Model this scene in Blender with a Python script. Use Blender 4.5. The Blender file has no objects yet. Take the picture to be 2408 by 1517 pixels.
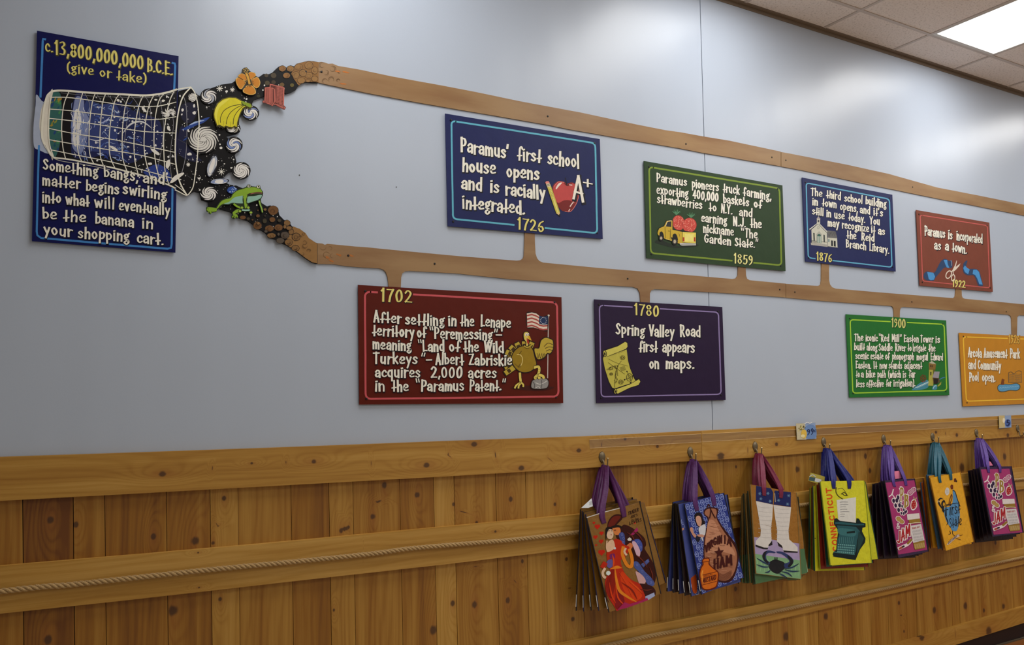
import bpy, bmesh, math, random
from mathutils import Vector, Matrix
random.seed(7)
SC=bpy.context.scene; COL=SC.collection
# ---------------------------------------------------------------- camera
F=1908.4; D=2.9; ZC=1.505
M=[[0.865234,0.014833,-0.501149],[0.034671,0.995399,0.08932],[0.500168,-0.094658,0.860739]]
cam=bpy.data.cameras.new('camera'); co=bpy.data.objects.new('camera',cam); COL.objects.link(co)
cam.sensor_width=36; cam.sensor_fit='HORIZONTAL'; cam.lens=F/2408*36; cam.clip_start=.05
r_=Vector((M[0][0],M[0][2],-M[0][1])); u_=-Vector((M[1][0],M[1][2],-M[1][1])); b_=-Vector((M[2][0],M[2][2],-M[2][1]))
CAM=Vector((0,-D,ZC))
co.matrix_world=Matrix(((r_.x,u_.x,b_.x,CAM.x),(r_.y,u_.y,b_.y,CAM.y),(r_.z,u_.z,b_.z,CAM.z),(0,0,0,1)))
SC.camera=co
# ---------------------------------------------------------------- world, lamps, exposure
w=bpy.data.worlds.new('room_light'); SC.world=w; w.use_nodes=True
w.node_tree.nodes['Background'].inputs[0].default_value=(1,.975,.94,1); w.node_tree.nodes['Background'].inputs[1].default_value=.19
SC.view_settings.view_transform='Standard'; SC.view_settings.look='None'; SC.view_settings.gamma=1
SC.view_settings.use_curve_mapping=False; SC.view_settings.exposure=0
LAMP_W=9.0      # troffer diffuser radiance
def area_lamp(x,y,z,sx,sy,p):
    l=bpy.data.lights.new('troffer_light','AREA'); l.shape='RECTANGLE'; l.size=sx; l.size_y=sy; l.energy=p; l.color=(1,.985,.95)
    o=bpy.data.objects.new('troffer_light',l); o.location=(x,y,z); COL.objects.link(o); return o
for (x,y,p) in ((6.9,-3.4,36),(4.63,-3.4,36),(2.4,-3.4,20),(4.63,-6,30),(1.6,-6,12)): area_lamp(x,y,3.5,.56,1.17,p)
# ---------------------------------------------------------------- helpers
def ray(px,py):
    d=(( px-1204)/F,(py-758.5)/F,1.0)
    X=[sum(M[i][j]*d[i] for i in range(3)) for j in range(3)]
    return Vector((X[0],X[2],-X[1]))
class Surf:
    def __init__(s,p,n): s.p=Vector(p); s.n=Vector(n).normalized()
    def at(s,px,py,off=0):
        r=ray(px,py); q=s.p+s.n*off
        t=(q-CAM).dot(s.n)/r.dot(s.n); return CAM+r*t
def wally(y): return Surf((0,y,0),(0,-1,0))
def lin(c): c=c/255; return c/12.92 if c<=.04045 else ((c+.055)/1.055)**2.4
def C3(rgb,g=1.0): return tuple(min(.92,lin(v)*g) for v in rgb)+(1,)
def empty(name,loc,label=None,cat=None,group=None):
    o=bpy.data.objects.new(name,None); COL.objects.link(o); o.location=loc; o.empty_display_size=.05
    tag(o,label,cat,group); return o
def tag(o,label=None,cat=None,group=None,kind=None):
    if label:o['label']=label
    if cat:o['category']=cat
    if group:o['group']=group
    if kind:o['kind']=kind
    return o
def link(name,me,mat=None,parent=None):
    o=bpy.data.objects.new(name,me); COL.objects.link(o)
    if mat: me.materials.append(mat)
    if parent:
        o.parent=parent; o.matrix_parent_inverse=Matrix.Translation(-parent.location)
    return o
def mesh(name,vs,fs,mat=None,parent=None,smooth=False):
    me=bpy.data.meshes.new(name); me.from_pydata([tuple(v) for v in vs],[],fs); me.update()
    if smooth: me.polygons.foreach_set('use_smooth',[True]*len(me.polygons))
    return link(name,me,mat,parent)
def nodes(name):
    m=bpy.data.materials.new(name); m.use_nodes=True; nt=m.node_tree
    return m,nt,nt.nodes['Principled BSDF']
def N(nt,t,**k):
    n=nt.nodes.new(t)
    for a,b in k.items(): setattr(n,a,b)
    return n
def mat(name,rgb,rough=.5,metal=0,g=1.0,bump=0,bs=60,var=0):
    m,nt,b=nodes(name); c=C3(rgb,g); b.inputs['Base Color'].default_value=c
    b.inputs['Roughness'].default_value=rough; b.inputs['Metallic'].default_value=metal
    if bump or var:
        tc=N(nt,'ShaderNodeTexCoord'); n=N(nt,'ShaderNodeTexNoise'); n.inputs['Scale'].default_value=bs; n.inputs['Detail'].default_value=4
        nt.links.new(tc.outputs['Object'],n.inputs['Vector'])
        if bump:
            bp=N(nt,'ShaderNodeBump'); bp.inputs['Strength'].default_value=bump; bp.inputs['Distance'].default_value=.01
            nt.links.new(n.outputs['Fac'],bp.inputs['Height']); nt.links.new(bp.outputs['Normal'],b.inputs['Normal'])
        if var:
            mx=N(nt,'ShaderNodeMix',data_type='RGBA'); mx.inputs[6].default_value=tuple(v*(1-var) for v in c[:3])+(1,); mx.inputs[7].default_value=tuple(min(1,v*(1+var)) for v in c[:3])+(1,)
            nt.links.new(n.outputs['Fac'],mx.inputs[0]); nt.links.new(mx.outputs[2],b.inputs['Base Color'])
    return m
# brush paint: colour per corner, slight streakiness
def paint_mat(name,rough=.42,bump=.12):
    m,nt,b=nodes(name); a=N(nt,'ShaderNodeVertexColor'); a.layer_name='Col'
    tc=N(nt,'ShaderNodeTexCoord'); n=N(nt,'ShaderNodeTexNoise'); n.inputs['Scale'].default_value=55; n.inputs['Detail'].default_value=3
    nt.links.new(tc.outputs['Object'],n.inputs['Vector'])
    mr=N(nt,'ShaderNodeMapRange'); mr.inputs['To Min'].default_value=.88; mr.inputs['To Max'].default_value=1.1
    nt.links.new(n.outputs['Fac'],mr.inputs['Value'])
    mx=N(nt,'ShaderNodeMix',data_type='RGBA',blend_type='MULTIPLY'); mx.inputs[0].default_value=1
    nt.links.new(a.outputs['Color'],mx.inputs[6]); nt.links.new(mr.outputs[0],mx.inputs[7]); nt.links.new(mx.outputs[2],b.inputs['Base Color'])
    b.inputs['Roughness'].default_value=rough; b.inputs['Specular IOR Level'].default_value=.25
    bp=N(nt,'ShaderNodeBump'); bp.inputs['Strength'].default_value=bump; bp.inputs['Distance'].default_value=.002
    nt.links.new(n.outputs['Fac'],bp.inputs['Height']); nt.links.new(bp.outputs['Normal'],b.inputs['Normal'])
    return m
PAINT=paint_mat('brush_paint'); PRINT=paint_mat('bag_print',.35,.3)
GP=1.42     # paint gain: colours below are as seen, the albedo is brighter
# ---- wood driven by mesh attributes: gc=(across,along,seed) kn=(dx,dz,r) to the nearest knot, tone
def wood_mat():
    m,nt,b=nodes('pine_wood'); L=nt.links.new
    def att(n): a=N(nt,'ShaderNodeAttribute'); a.attribute_name=n; return a
    def mth(op,x,y=None,z=None,cl=False):
        n=N(nt,'ShaderNodeMath',operation=op,use_clamp=cl)
        for i,v in enumerate((x,y,z)):
            if v is None: continue
            if isinstance(v,(int,float)): n.inputs[i].default_value=v
            else: L(v,n.inputs[i])
        return n.outputs[0]
    g=N(nt,'ShaderNodeSeparateXYZ'); L(att('gc').outputs['Vector'],g.inputs[0])
    k=N(nt,'ShaderNodeSeparateXYZ'); L(att('kn').outputs['Vector'],k.inputs[0])
    tone=att('tone').outputs['Fac']
    def noise(sa,sb,so,detail=3,dist=0):
        v=N(nt,'ShaderNodeCombineXYZ'); L(mth('MULTIPLY',g.outputs[0],sa),v.inputs[0]); L(mth('MULTIPLY',g.outputs[1],sb),v.inputs[1]); L(mth('ADD',g.outputs[2],so),v.inputs[2])
        n=N(nt,'ShaderNodeTexNoise'); n.inputs['Scale'].default_value=1; n.inputs['Detail'].default_value=detail; n.inputs['Distortion'].default_value=dist
        L(v.outputs[0],n.inputs['Vector']); return n.outputs['Fac']
    dx=mth('DIVIDE',k.outputs[0],k.outputs[2]); dz=mth('DIVIDE',k.outputs[1],k.outputs[2])
    def rad(sz): 
        a=mth('MULTIPLY',dx,dx); c=mth('MULTIPLY',dz,sz); return mth('SQRT',mth('ADD',a,mth('MULTIPLY',c,c)))
    D1=rad(.85); D2=rad(.33)
    infl=mth('EXPONENT',mth('MULTIPLY',mth('MULTIPLY',D2,D2),-.09))
    ph=mth('ADD',mth('ADD',mth('MULTIPLY',g.outputs[0],260),mth('MULTIPLY',noise(9,1.1,3.3,2),34)),mth('MULTIPLY',infl,26))
    ring=mth('MULTIPLY_ADD',mth('SINE',ph),.5,.5)
    ring=mth('POWER',ring,2.2)
    fine=noise(330,7,1,3); broad=noise(22,.9,7,2); fleck=noise(90,3,11,4)
    s=mth('ADD',mth('ADD',mth('MULTIPLY',ring,.10),mth('MULTIPLY',fine,.22)),mth('MULTIPLY',broad,.75))
    s=mth('ADD',s,mth('MULTIPLY',fleck,.22))
    s=mth('ADD',s,mth('MULTIPLY',tone,.75)); s=mth('SUBTRACT',s,.30,cl=True)
    cr=N(nt,'ShaderNodeValToRGB'); e=cr.color_ramp.elements
    e[0].position=0; e[0].color=WOODC[0]; e[1].position=1; e[1].color=WOODC[3]
    q=e.new(.38); q.color=WOODC[1]; q=e.new(.7); q.color=WOODC[2]
    L(s,cr.inputs['Fac'])
    kmask=N(nt,'ShaderNodeMapRange',interpolation_type='SMOOTHSTEP'); kmask.inputs['From Min'].default_value=1.25; kmask.inputs['From Max'].default_value=.55
    L(mth('ADD',D1,mth('MULTIPLY',mth('SUBTRACT',fleck,.5),1.1)),kmask.inputs['Value'])
    halo=mth('MULTIPLY',mth('EXPONENT',mth('MULTIPLY',mth('MULTIPLY',D2,D2),-.5)),.5)
    m1=N(nt,'ShaderNodeMix',data_type='RGBA'); L(halo,m1.inputs[0]); L(cr.outputs[0],m1.inputs[6]); m1.inputs[7].default_value=C3((128,78,26),1.5)
    m2=N(nt,'ShaderNodeMix',data_type='RGBA'); L(mth('MULTIPLY',kmask.outputs[0],.88),m2.inputs[0]); L(m1.outputs[2],m2.inputs[6]); m2.inputs[7].default_value=C3((62,36,16),1.2)
    L(m2.outputs[2],b.inputs['Base Color']); b.inputs['Roughness'].default_value=.5
    bp=N(nt,'ShaderNodeBump'); bp.inputs['Strength'].default_value=.15; bp.inputs['Distance'].default_value=.002; L(s,bp.inputs['Height']); L(bp.outputs['Normal'],b.inputs['Normal'])
    return m
WOODC=[C3((190,151,80),1.25),C3((162,120,47),1.25),C3((135,89,20),1.25),C3((98,54,6),1.25)]
WOOD=wood_mat()
def loft_board(name,top,bot,y0,y1,grain,parent,seed,tone,knots,nv=6):
    """board between two rows of (X,Z) points, front at y1 (towards the room), back at y0"""
    n=len(top); vs=[];fs=[]
    for i in range(n):
        for j in range(nv+1):
            t=j/nv; vs.append((top[i][0]*(1-t)+bot[i][0]*t,y1,top[i][1]*(1-t)+bot[i][1]*t))
    I=lambda i,j:i*(nv+1)+j
    for i in range(n-1):
        for j in range(nv): fs.append((I(i,j),I(i,j+1),I(i+1,j+1),I(i+1,j)))
    ring=[I(i,0) for i in range(n)]+[I(n-1,j) for j in range(1,nv+1)]+[I(i,nv) for i in range(n-2,-1,-1)]+[I(0,j) for j in range(nv-1,0,-1)]
    b0=len(vs)
    for r in ring: v=vs[r]; vs.append((v[0],y0,v[2]))
    m=len(ring)
    for k in range(m):
        k2=(k+1)%m; fs.append((ring[k],ring[k2],b0+k2,b0+k))
    o=mesh(name,vs,fs,WOOD,parent); me=o.data
    GC=[];KV=[]
    for i,v in enumerate(vs):
        x,y,z=v
        GC+=((x,z,seed) if grain=='v' else (z+(y-y1)*.5,x,seed))
        best=None
        for (kx,kz,kr) in knots:
            d=(x-kx)**2+(z-kz)**2
            if best is None or d<best[0]: best=(d,x-kx,z-kz,kr)
        if best is None: best=(0,9,9,.01)
        KV+=((best[1],best[2],best[3]) if grain=='v' else (best[2],best[1],best[3]))
    for nm,ty in (('gc','FLOAT_VECTOR'),('kn','FLOAT_VECTOR'),('tone','FLOAT')): me.attributes.new(nm,ty,'POINT')
    me.attributes['gc'].data.foreach_set('vector',GC); me.attributes['kn'].data.foreach_set('vector',KV); me.attributes['tone'].data.foreach_set('value',[tone]*len(vs))
    return o
def interp(pts,n):
    """resample polyline by x"""
    out=[]; x0,x1=pts[0][0],pts[-1][0]
    for i in range(n):
        x=x0+(x1-x0)*i/(n-1)
        for a,b in zip(pts,pts[1:]):
            if x<=b[0]+1e-9: t=(x-a[0])/(b[0]-a[0]); out.append((x,a[1]+(b[1]-a[1])*t)); break
    return out
def extrude_outline(name,pts,y0,y1,mt,parent,surf=None):
    """px outline -> slab whose front lies on y1 and back on y0 (same X,Z)"""
    s=surf or wally(y1); P=[s.at(*p) for p in pts]; n=len(P)
    # orientation: want front facing -Y
    ar=sum(P[i].x*P[(i+1)%n].z-P[(i+1)%n].x*P[i].z for i in range(n))
    if ar<0: P.reverse()
    vs=[(p.x,y1,p.z) for p in P]+[(p.x,y0,p.z) for p in P]
    fs=[tuple(range(n))]+[tuple(range(2*n-1,n-1,-1))]+[(i,i+n,(i+1)%n+n,(i+1)%n) for i in range(n)]
    return mesh(name,vs,fs,mt,parent)
def catmull(p,closed=False,k=6):
    n=len(p)
    if n<3: return list(p)
    out=[]
    rng=range(n) if closed else range(n-1)
    for i in rng:
        a=p[(i-1)%n] if closed or i>0 else p[0]; b=p[i]; c=p[(i+1)%n]; d=p[(i+2)%n] if closed or i+2<n else p[-1]
        for j in range(k):
            t=j/k; t2=t*t; t3=t2*t
            out.append(tuple(.5*((2*b[q])+(-a[q]+c[q])*t+(2*a[q]-5*b[q]+4*c[q]-d[q])*t2+(-a[q]+3*b[q]-3*c[q]+d[q])*t3) for q in range(2)))
    if not closed: out.append(tuple(p[-1]))
    return out
def P(s): return [tuple(float(v) for v in q.split(',')) for q in s.split()]
# ---------------------------------------------------------------- brush lettering
G={}
def _g(ch,w,s): G[ch]=(w,[(t.strip()[0]=='~',P(t.strip()[1:])) for t in s.split('/')])
_g('a',.44,"~.07,.5 .2,.65 .35,.58 .39,.4 .39,0/~.38,.37 .15,.34 .05,.18 .16,.03 .36,.15")
_g('b',.44,"|.08,1 .09,.04/~.09,.5 .28,.6 .42,.34 .3,.07 .1,.05")
_g('c',.42,"~.38,.48 .24,.64 .07,.42 .09,.14 .24,.03 .4,.12")
_g('d',.44,"|.38,1 .38,0/~.37,.5 .2,.6 .05,.34 .17,.05 .37,.12")
_g('e',.44,"~.09,.28 .38,.4 .34,.6 .17,.62 .06,.34 .15,.06 .4,.1")
_g('f',.38,"~.42,.86 .32,1 .2,.86 .18,.5 .17,0/|.02,.3 .34,.34")
_g('g',.42,"~.2,.64 .06,.47 .2,.3 .33,.47 .2,.64/|.3,.62 .42,.7/~.14,.32 .1,.2 .34,.08 .36,-.12 .2,-.27 .05,-.13 .18,.02 .34,.04")
_g('h',.46,"|.08,1 .08,0/~.08,.4 .26,.62 .39,.48 .39,0")
_g('i',.16,"|.08,.63 .08,0/|.07,.86 .1,.87")
_g('j',.2,"~.13,.63 .14,.2 .1,-.2 -.03,-.24/|.12,.86 .15,.87")
_g('k',.44,"|.08,1 .08,0/|.39,.63 .1,.28/|.17,.36 .41,0")
_g('l',.16,"|.08,1 .08,0")
_g('m',.66,"|.07,.64 .07,0/~.07,.44 .21,.62 .32,.48 .32,.02/~.32,.44 .47,.62 .58,.46 .58,0")
_g('n',.46,"|.07,.64 .07,0/~.07,.42 .25,.62 .38,.48 .38,0")
_g('o',.46,"~.23,.63 .06,.36 .22,.03 .4,.32 .23,.63")
_g('p',.46,"|.07,.64 .08,-.3/~.09,.5 .28,.62 .42,.36 .28,.08 .09,.12")
_g('q',.46,"|.38,.64 .38,-.3/~.37,.52 .18,.62 .05,.34 .17,.07 .37,.14")
_g('r',.34,"|.08,.64 .08,0/~.08,.36 .2,.58 .36,.58")
_g('s',.4,"~.36,.52 .22,.64 .08,.5 .2,.35 .35,.2 .22,.03 .05,.1")
_g('t',.34,"|.19,.92 .18,0/|.02,.26 .34,.31")
_g('u',.46,"~.07,.64 .07,.2 .2,.03 .37,.2/|.38,.64 .38,0")
_g('v',.42,"|.04,.64 .21,.04/|.38,.64 .21,.04")
_g('w',.6,"|.04,.64 .16,.04/|.29,.52 .16,.04/|.29,.52 .43,.04/|.56,.64 .43,.04")
_g('x',.42,"|.05,.64 .38,0/|.38,.64 .04,0")
_g('y',.42,"|.05,.64 .22,.14/|.4,.64 .12,-.32")
_g('z',.4,"|.05,.6 .36,.6/|.36,.6 .06,.05/|.06,.04 .4,.05")
_g('A',.5,"|.05,0 .25,1/|.25,1 .45,0/|.1,.3 .42,.32")
_g('B',.48,"|.08,1 .08,0/~.08,.96 .34,.9 .32,.62 .1,.54/~.1,.54 .4,.44 .38,.1 .08,.05")
_g('C',.48,"~.42,.8 .26,.97 .07,.7 .07,.3 .24,.04 .43,.18")
_g('D',.5,"|.08,1 .08,0/~.08,.96 .38,.82 .42,.4 .3,.08 .08,.04")
_g('E',.44,"|.08,1 .08,0/|.08,.95 .4,.95/|.08,.52 .34,.52/|.08,.05 .4,.05")
_g('F',.42,"|.08,1 .08,0/|.08,.95 .4,.95/|.08,.52 .34,.52")
_g('G',.52,"~.42,.82 .26,.97 .07,.7 .07,.3 .24,.04 .42,.14 .43,.42/|.28,.44 .48,.44")
_g('H',.5,"|.08,1 .08,0/|.42,1 .42,0/|.08,.5 .42,.5")
_g('I',.18,"|.09,1 .09,0")
_g('J',.36,"~.31,1 .31,.4 .27,.1 .15,.02 .02,.2")
_g('L',.4,"|.08,1 .08,0/|.08,.05 .38,.05")
_g('M',.64,"|.07,0 .1,1/|.1,1 .31,.3/|.31,.3 .53,1/|.53,1 .57,0")
_g('N',.5,"|.07,0 .07,1/|.07,1 .42,0/|.42,0 .42,1")
_g('O',.54,"~.27,.97 .07,.6 .1,.2 .27,.03 .46,.25 .45,.75 .27,.97")
_g('P',.46,"|.08,1 .08,0/~.06,.95 .32,.95 .42,.7 .3,.46 .08,.44")
_g('R',.48,"|.08,1 .08,0/~.06,.95 .32,.94 .38,.7 .28,.5 .08,.46/|.2,.46 .44,0")
_g('S',.46,"~.4,.82 .25,.97 .09,.8 .22,.54 .39,.3 .25,.04 .06,.14")
_g('T',.48,"|.24,1 .24,0/|.03,.93 .46,.95")
_g('U',.5,"~.08,1 .08,.3 .22,.03 .4,.25 .42,1")
_g('V',.5,"|.05,1 .26,.03/|.46,1 .26,.03")
_g('W',.7,"|.04,1 .2,.03/|.34,.85 .2,.03/|.34,.85 .5,.03/|.66,1 .5,.03")
_g('Y',.48,"|.04,1 .24,.5/|.45,1 .24,.5/|.24,.5 .22,0")
_g('Z',.46,"|.05,.94 .42,.95/|.42,.95 .06,.06/|.06,.05 .44,.06")
_g('0',.44,"~.22,.98 .06,.62 .1,.15 .22,.02 .37,.28 .36,.75 .22,.98")
_g('1',.24,"|.14,1 .14,0/|.14,.98 .03,.82")
_g('2',.44,"~.06,.78 .2,.97 .37,.78 .28,.45 .06,.06/|.06,.06 .42,.06")
_g('3',.42,"~.06,.9 .25,.97 .35,.78 .18,.56 .36,.36 .3,.08 .05,.06")
_g('4',.46,"|.3,1 .3,0/|.28,.96 .05,.32/|.05,.3 .44,.34")
_g('5',.42,"|.1,.95 .37,.97/|.11,.95 .09,.56/~.09,.54 .32,.58 .36,.26 .22,.02 .05,.1")
_g('6',.44,"~.36,.94 .14,.72 .07,.3 .2,.03 .37,.24 .26,.5 .09,.36")
_g('7',.42,"|.04,.94 .4,.94/~.4,.94 .24,.5 .16,0")
_g('8',.44,"~.22,.97 .07,.78 .22,.55 .38,.26 .22,.02 .06,.26 .22,.55 .36,.78 .22,.97")
_g('9',.44,"~.36,.66 .2,.5 .07,.72 .2,.97 .36,.75 .32,.3 .12,.02")
_g('.',.16,"|.07,.05 .1,.06"); _g(',',.14,"|.1,.08 .04,-.14"); _g("'",.14,"|.1,1.02 .06,.8")
_g('"',.4,"|.16,1.08 .1,.8/|.38,1.08 .32,.8"); _g('`',.4,"|.04,1.08 .1,.8/|.26,1.08 .32,.8")
_g('-',.5,"|.04,.4 .46,.42"); _g('(',.22,"~.2,1.04 .06,.75 .06,.2 .2,-.1"); _g(')',.22,"~.04,1.04 .18,.75 .18,.2 .04,-.1")
_g('+',.46,"|.23,.75 .23,.2/|.03,.46 .44,.48"); _g('&',.5,"~.42,.02 .12,.68 .2,.95 .32,.78 .1,.4 .1,.1 .26,.03 .42,.36"); _g(' ',.22,"|0,0 0,0")
class Cv:
    """painted picture: 2-D strokes and patches in zoom coordinates laid on a real surface"""
    def __init__(s,surf,x0=0,y0=0,sc=1,base=.0003,step=.00006,g=GP): s.s=surf;s.x0=x0;s.y0=y0;s.k=sc;s.off=base;s.st=step;s.v=[];s.f=[];s.c=[];s.last=None;s.g=g;s.q=0
    def org(s,x0,y0,sc): s.x0=x0;s.y0=y0;s.k=sc
    def _w(s,p): return s.s.at(s.x0+p[0]*s.k,s.y0+p[1]*s.k,s.off+s.q*3.5e-6)
    def _lay(s,col):
        if col!=s.last: s.off+=s.st; s.last=col
        s.q=(s.q+1)%8
    def _face(s,pts,col):
        n=len(s.v); s.v+= [s._w(p) for p in pts]; s.f.append(tuple(range(n,n+len(pts)))); s.c.append(col)
    def poly(s,col,pts,sm=0):
        if isinstance(pts,str): pts=P(pts)
        s._lay(col)
        if sm: pts=catmull(pts,True,4)
        s._face(pts,col)
    def ell(s,col,cx,cy,rx,ry=None,rot=0,n=18,wob=0):
        ry=ry or rx; s._lay(col); c,q=math.cos(math.radians(rot)),math.sin(math.radians(rot)); pts=[]
        for i in range(n):
            a=2*math.pi*i/n; k=1+random.uniform(-wob,wob); x=rx*k*math.cos(a);y=ry*k*math.sin(a); pts.append((cx+x*c-y*q,cy+x*q+y*c))
        s._face(pts,col)
    def ring(s,col,cx,cy,rx,ry,w,rot=0,n=20):
        c,q=math.cos(math.radians(rot)),math.sin(math.radians(rot)); pts=[]
        for i in range(n+1):
            a=2*math.pi*i/n; x=rx*math.cos(a);y=ry*math.sin(a); pts.append((cx+x*c-y*q,cy+x*q+y*c))
        s.line(col,pts,w,0)
    def line(s,col,pts,w,sm=1,wf=None,cap=.5,taper=0):
        if isinstance(pts,str): pts=P(pts)
        s._lay(col)
        clo=sm and len(pts)>3 and tuple(pts[0])==tuple(pts[-1])
        if clo: pts=catmull(list(pts)[:-1],True); pts=pts+[pts[0]]
        elif sm and len(pts)>2: pts=catmull(pts)
        # drop duplicates
        q=[pts[0]]
        for p in pts[1:]:
            if math.hypot(p[0]-q[-1][0],p[1]-q[-1][1])>1e-4: q.append(p)
        pts=q
        if len(pts)<2: return
        n=len(pts); L=[];R=[]
        # extend ends
        def ext(a,b,d):
            l=math.hypot(a[0]-b[0],a[1]-b[1]) or 1; return (a[0]+(a[0]-b[0])/l*d,a[1]+(a[1]-b[1])/l*d)
        if not clo: e0=ext(pts[0],pts[1],w*cap*.6); e1=ext(pts[-1],pts[-2],w*cap*.6); pts=[e0]+list(pts[1:-1])+[e1]
        n=len(pts)
        for i,p in enumerate(pts):
            a=pts[max(0,i-1)]; b=pts[min(n-1,i+1)]
            if clo and i in (0,n-1): a=pts[n-2]; b=pts[1]
            tx,ty=b[0]-a[0],b[1]-a[1]; l=math.hypot(tx,ty) or 1; tx/=l;ty/=l
            ww=w*(wf(tx,ty) if wf else 1)*.5
            if taper: t=i/(n-1); ww*=max(.12,math.sin(math.pi*(t*.86+.07)))
            L.append((p[0]-ty*ww,p[1]+tx*ww)); R.append((p[0]+ty*ww,p[1]-tx*ww))
        n0=len(s.v); s.v+=[s._w(p) for p in L]+[s._w(p) for p in R]
        for i in range(n-1): s.f.append((n0+i,n0+i+1,n0+n+i+1,n0+n+i)); s.c.append(col)
    def text(s,t,x0,y0,x1,y1,h,col=(214,208,196),sh=(10,10,18),wt=.18,jit=.03,so=(.035,.04),wh=.62,outl=.07):
        adv=[G[c][0]+.12 for c in t]; tot=sum(adv)-.12; ux,uy=(x1-x0)/tot,(y1-y0)/tot
        st=[];x=0
        for c,a in zip(t,adv):
            j=random.uniform(-jit,jit); rr=random.uniform(-jit,jit)*1.6; sc=1+random.uniform(-jit,jit)*1.5
            for sm,pts in G[c][1]:
                if c==' ': continue
                q=[]
                for (gx,gy) in pts:
                    gx2=gx+rr*gy; gy2=gy*sc+j; q.append((x0+(x+gx2)*ux,y0+(x+gx2)*uy-gy2*h))
                dot=(not sm and math.hypot(q[0][0]-q[1][0],q[0][1]-q[1][1])<h*.06)
                st.append((sm,q,1.15 if dot else (.62 if c in '"`' else 1),random.uniform(.9,1.1)))
            x+=a
        kx=min(1,(math.hypot(ux,uy)/h)**.8); wf=lambda tx,ty: math.hypot((wh+.0)*tx,kx*ty); base_=s.off; ba=base_
        if sh:
            s.last=sh; s.off=base_+s.st
            for sm,q,k,rn in st: s.line(sh,[(a+so[0]*h,b+so[1]*h) for a,b in q],(wt*k+outl)*h,sm,wf,.9)
        s.off=base_+2*s.st; s.last=col
        for sm,q,k,rn in st: s.line(col,q,wt*k*h*rn,sm,wf,.7)
        s.off=base_; s.last=None
    def galaxy(s,cx,cy,rx,ry=None,c1=(200,198,192),c0=(14,12,14),arms=3,turn=1.5,c2=None,rot=0,back=True,w=.25):
        ry=ry or rx
        if back: s.ell(c0,cx,cy,rx,ry,0,22,.03)
        cols=[c1,c1,c2 or c1]
        for a in range(arms*2):
            th0=rot+2*math.pi*a/(arms*2); pts=[]
            for i in range(7):
                t=i/6; r=.12+.82*t; th=th0+turn*t*1.9
                pts.append((cx+rx*r*math.cos(th),cy+ry*r*math.sin(th)))
            s.line(cols[a%3],pts,rx*w*(1 if a%2 else .75),1,taper=1)
        s.ell(c1,cx,cy,rx*.2,ry*.18,0,10,.1)
    def stars(s,pts,col=(205,203,200),r=5):
        if isinstance(pts,str): pts=P(pts)
        for p in pts: s.ell(col,p[0],p[1],r*random.uniform(.5,1.2),r*random.uniform(.5,1.2),0,7,.2)
    def build(s,name,parent,mt=None,label=None):
        me=bpy.data.meshes.new(name); me.from_pydata([tuple(v) for v in s.v],[],s.f); me.update()
        ca=me.color_attributes.new('Col','FLOAT_COLOR','CORNER'); buf=[]
        cache={}
        for pl,c in zip(me.polygons,s.c):
            k=cache.get(c) or cache.setdefault(c,C3(c,s.g))
            buf+=list(k)*pl.loop_total
        ca.data.foreach_set('color',buf)
        o=link(name,me,mt or PAINT,parent)
        if label: o['label']=label
        return o
def clip_tube(pts,rad,seg=8,cap=True):
    """tube through 3-D points, radius per point"""
    vs=[];fs=[];n=len(pts)
    if not isinstance(rad,(list,tuple)): rad=[rad]*n
    up=Vector((0,0,1)); prev=None
    for i,p in enumerate(pts):
        t=(Vector(pts[min(n-1,i+1)])-Vector(pts[max(0,i-1)])).normalized()
        if prev is None:
            a=up if abs(t.z)<.9 else Vector((1,0,0)); x=t.cross(a).normalized()
        else: x=(prev-t*prev.dot(t)).normalized()
        prev=x; y=t.cross(x)
        for k in range(seg):
            a=2*math.pi*k/seg; vs.append(Vector(p)+(x*math.cos(a)+y*math.sin(a))*rad[i])
    for i in range(n-1):
        for k in range(seg): k2=(k+1)%seg; fs.append((i*seg+k,i*seg+k2,(i+1)*seg+k2,(i+1)*seg+k))
    if cap: fs.append(tuple(range(seg-1,-1,-1))); fs.append(tuple((n-1)*seg+k for k in range(seg)))
    return vs,fs
def box(name,a,b,mt,parent=None,bev=0):
    bm=bmesh.new(); bmesh.ops.create_cube(bm,size=1)
    for v in bm.verts: v.co=Vector(((a[0]+b[0])/2+v.co.x*(b[0]-a[0]),(a[1]+b[1])/2+v.co.y*(b[1]-a[1]),(a[2]+b[2])/2+v.co.z*(b[2]-a[2])))
    if bev: bmesh.ops.bevel(bm,geom=bm.edges[:],offset=bev,segments=2,affect='EDGES')
    me=bpy.data.meshes.new(name); bm.to_mesh(me); bm.free(); return link(name,me,mt,parent)
# ================================================================ STRUCTURE
XL,XR=-2.2,8.6; ZCEIL=1.505+.703*D
m,nt,b=nodes('wall_paint'); WALLM=m
tc=N(nt,'ShaderNodeTexCoord'); mp=N(nt,'ShaderNodeMapping'); mp.inputs['Scale'].default_value=(2.2,1,.7)
n1=N(nt,'ShaderNodeTexNoise'); n1.inputs['Scale'].default_value=1; n1.inputs['Detail'].default_value=2
n2=N(nt,'ShaderNodeTexNoise'); n2.inputs['Scale'].default_value=140; n2.inputs['Detail'].default_value=3
nt.links.new(tc.outputs['Object'],mp.inputs[0]); nt.links.new(mp.outputs[0],n1.inputs['Vector']); nt.links.new(tc.outputs['Object'],n2.inputs['Vector'])
b1=N(nt,'ShaderNodeBump'); b1.inputs['Strength'].default_value=.6; b1.inputs['Distance'].default_value=.02; nt.links.new(n1.outputs['Fac'],b1.inputs['Height'])
b2=N(nt,'ShaderNodeBump'); b2.inputs['Strength'].default_value=.06; b2.inputs['Distance'].default_value=.002; nt.links.new(n2.outputs['Fac'],b2.inputs['Height']); nt.links.new(b1.outputs['Normal'],b2.inputs['Normal'])
nt.links.new(b2.outputs['Normal'],b.inputs['Normal'])
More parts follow.
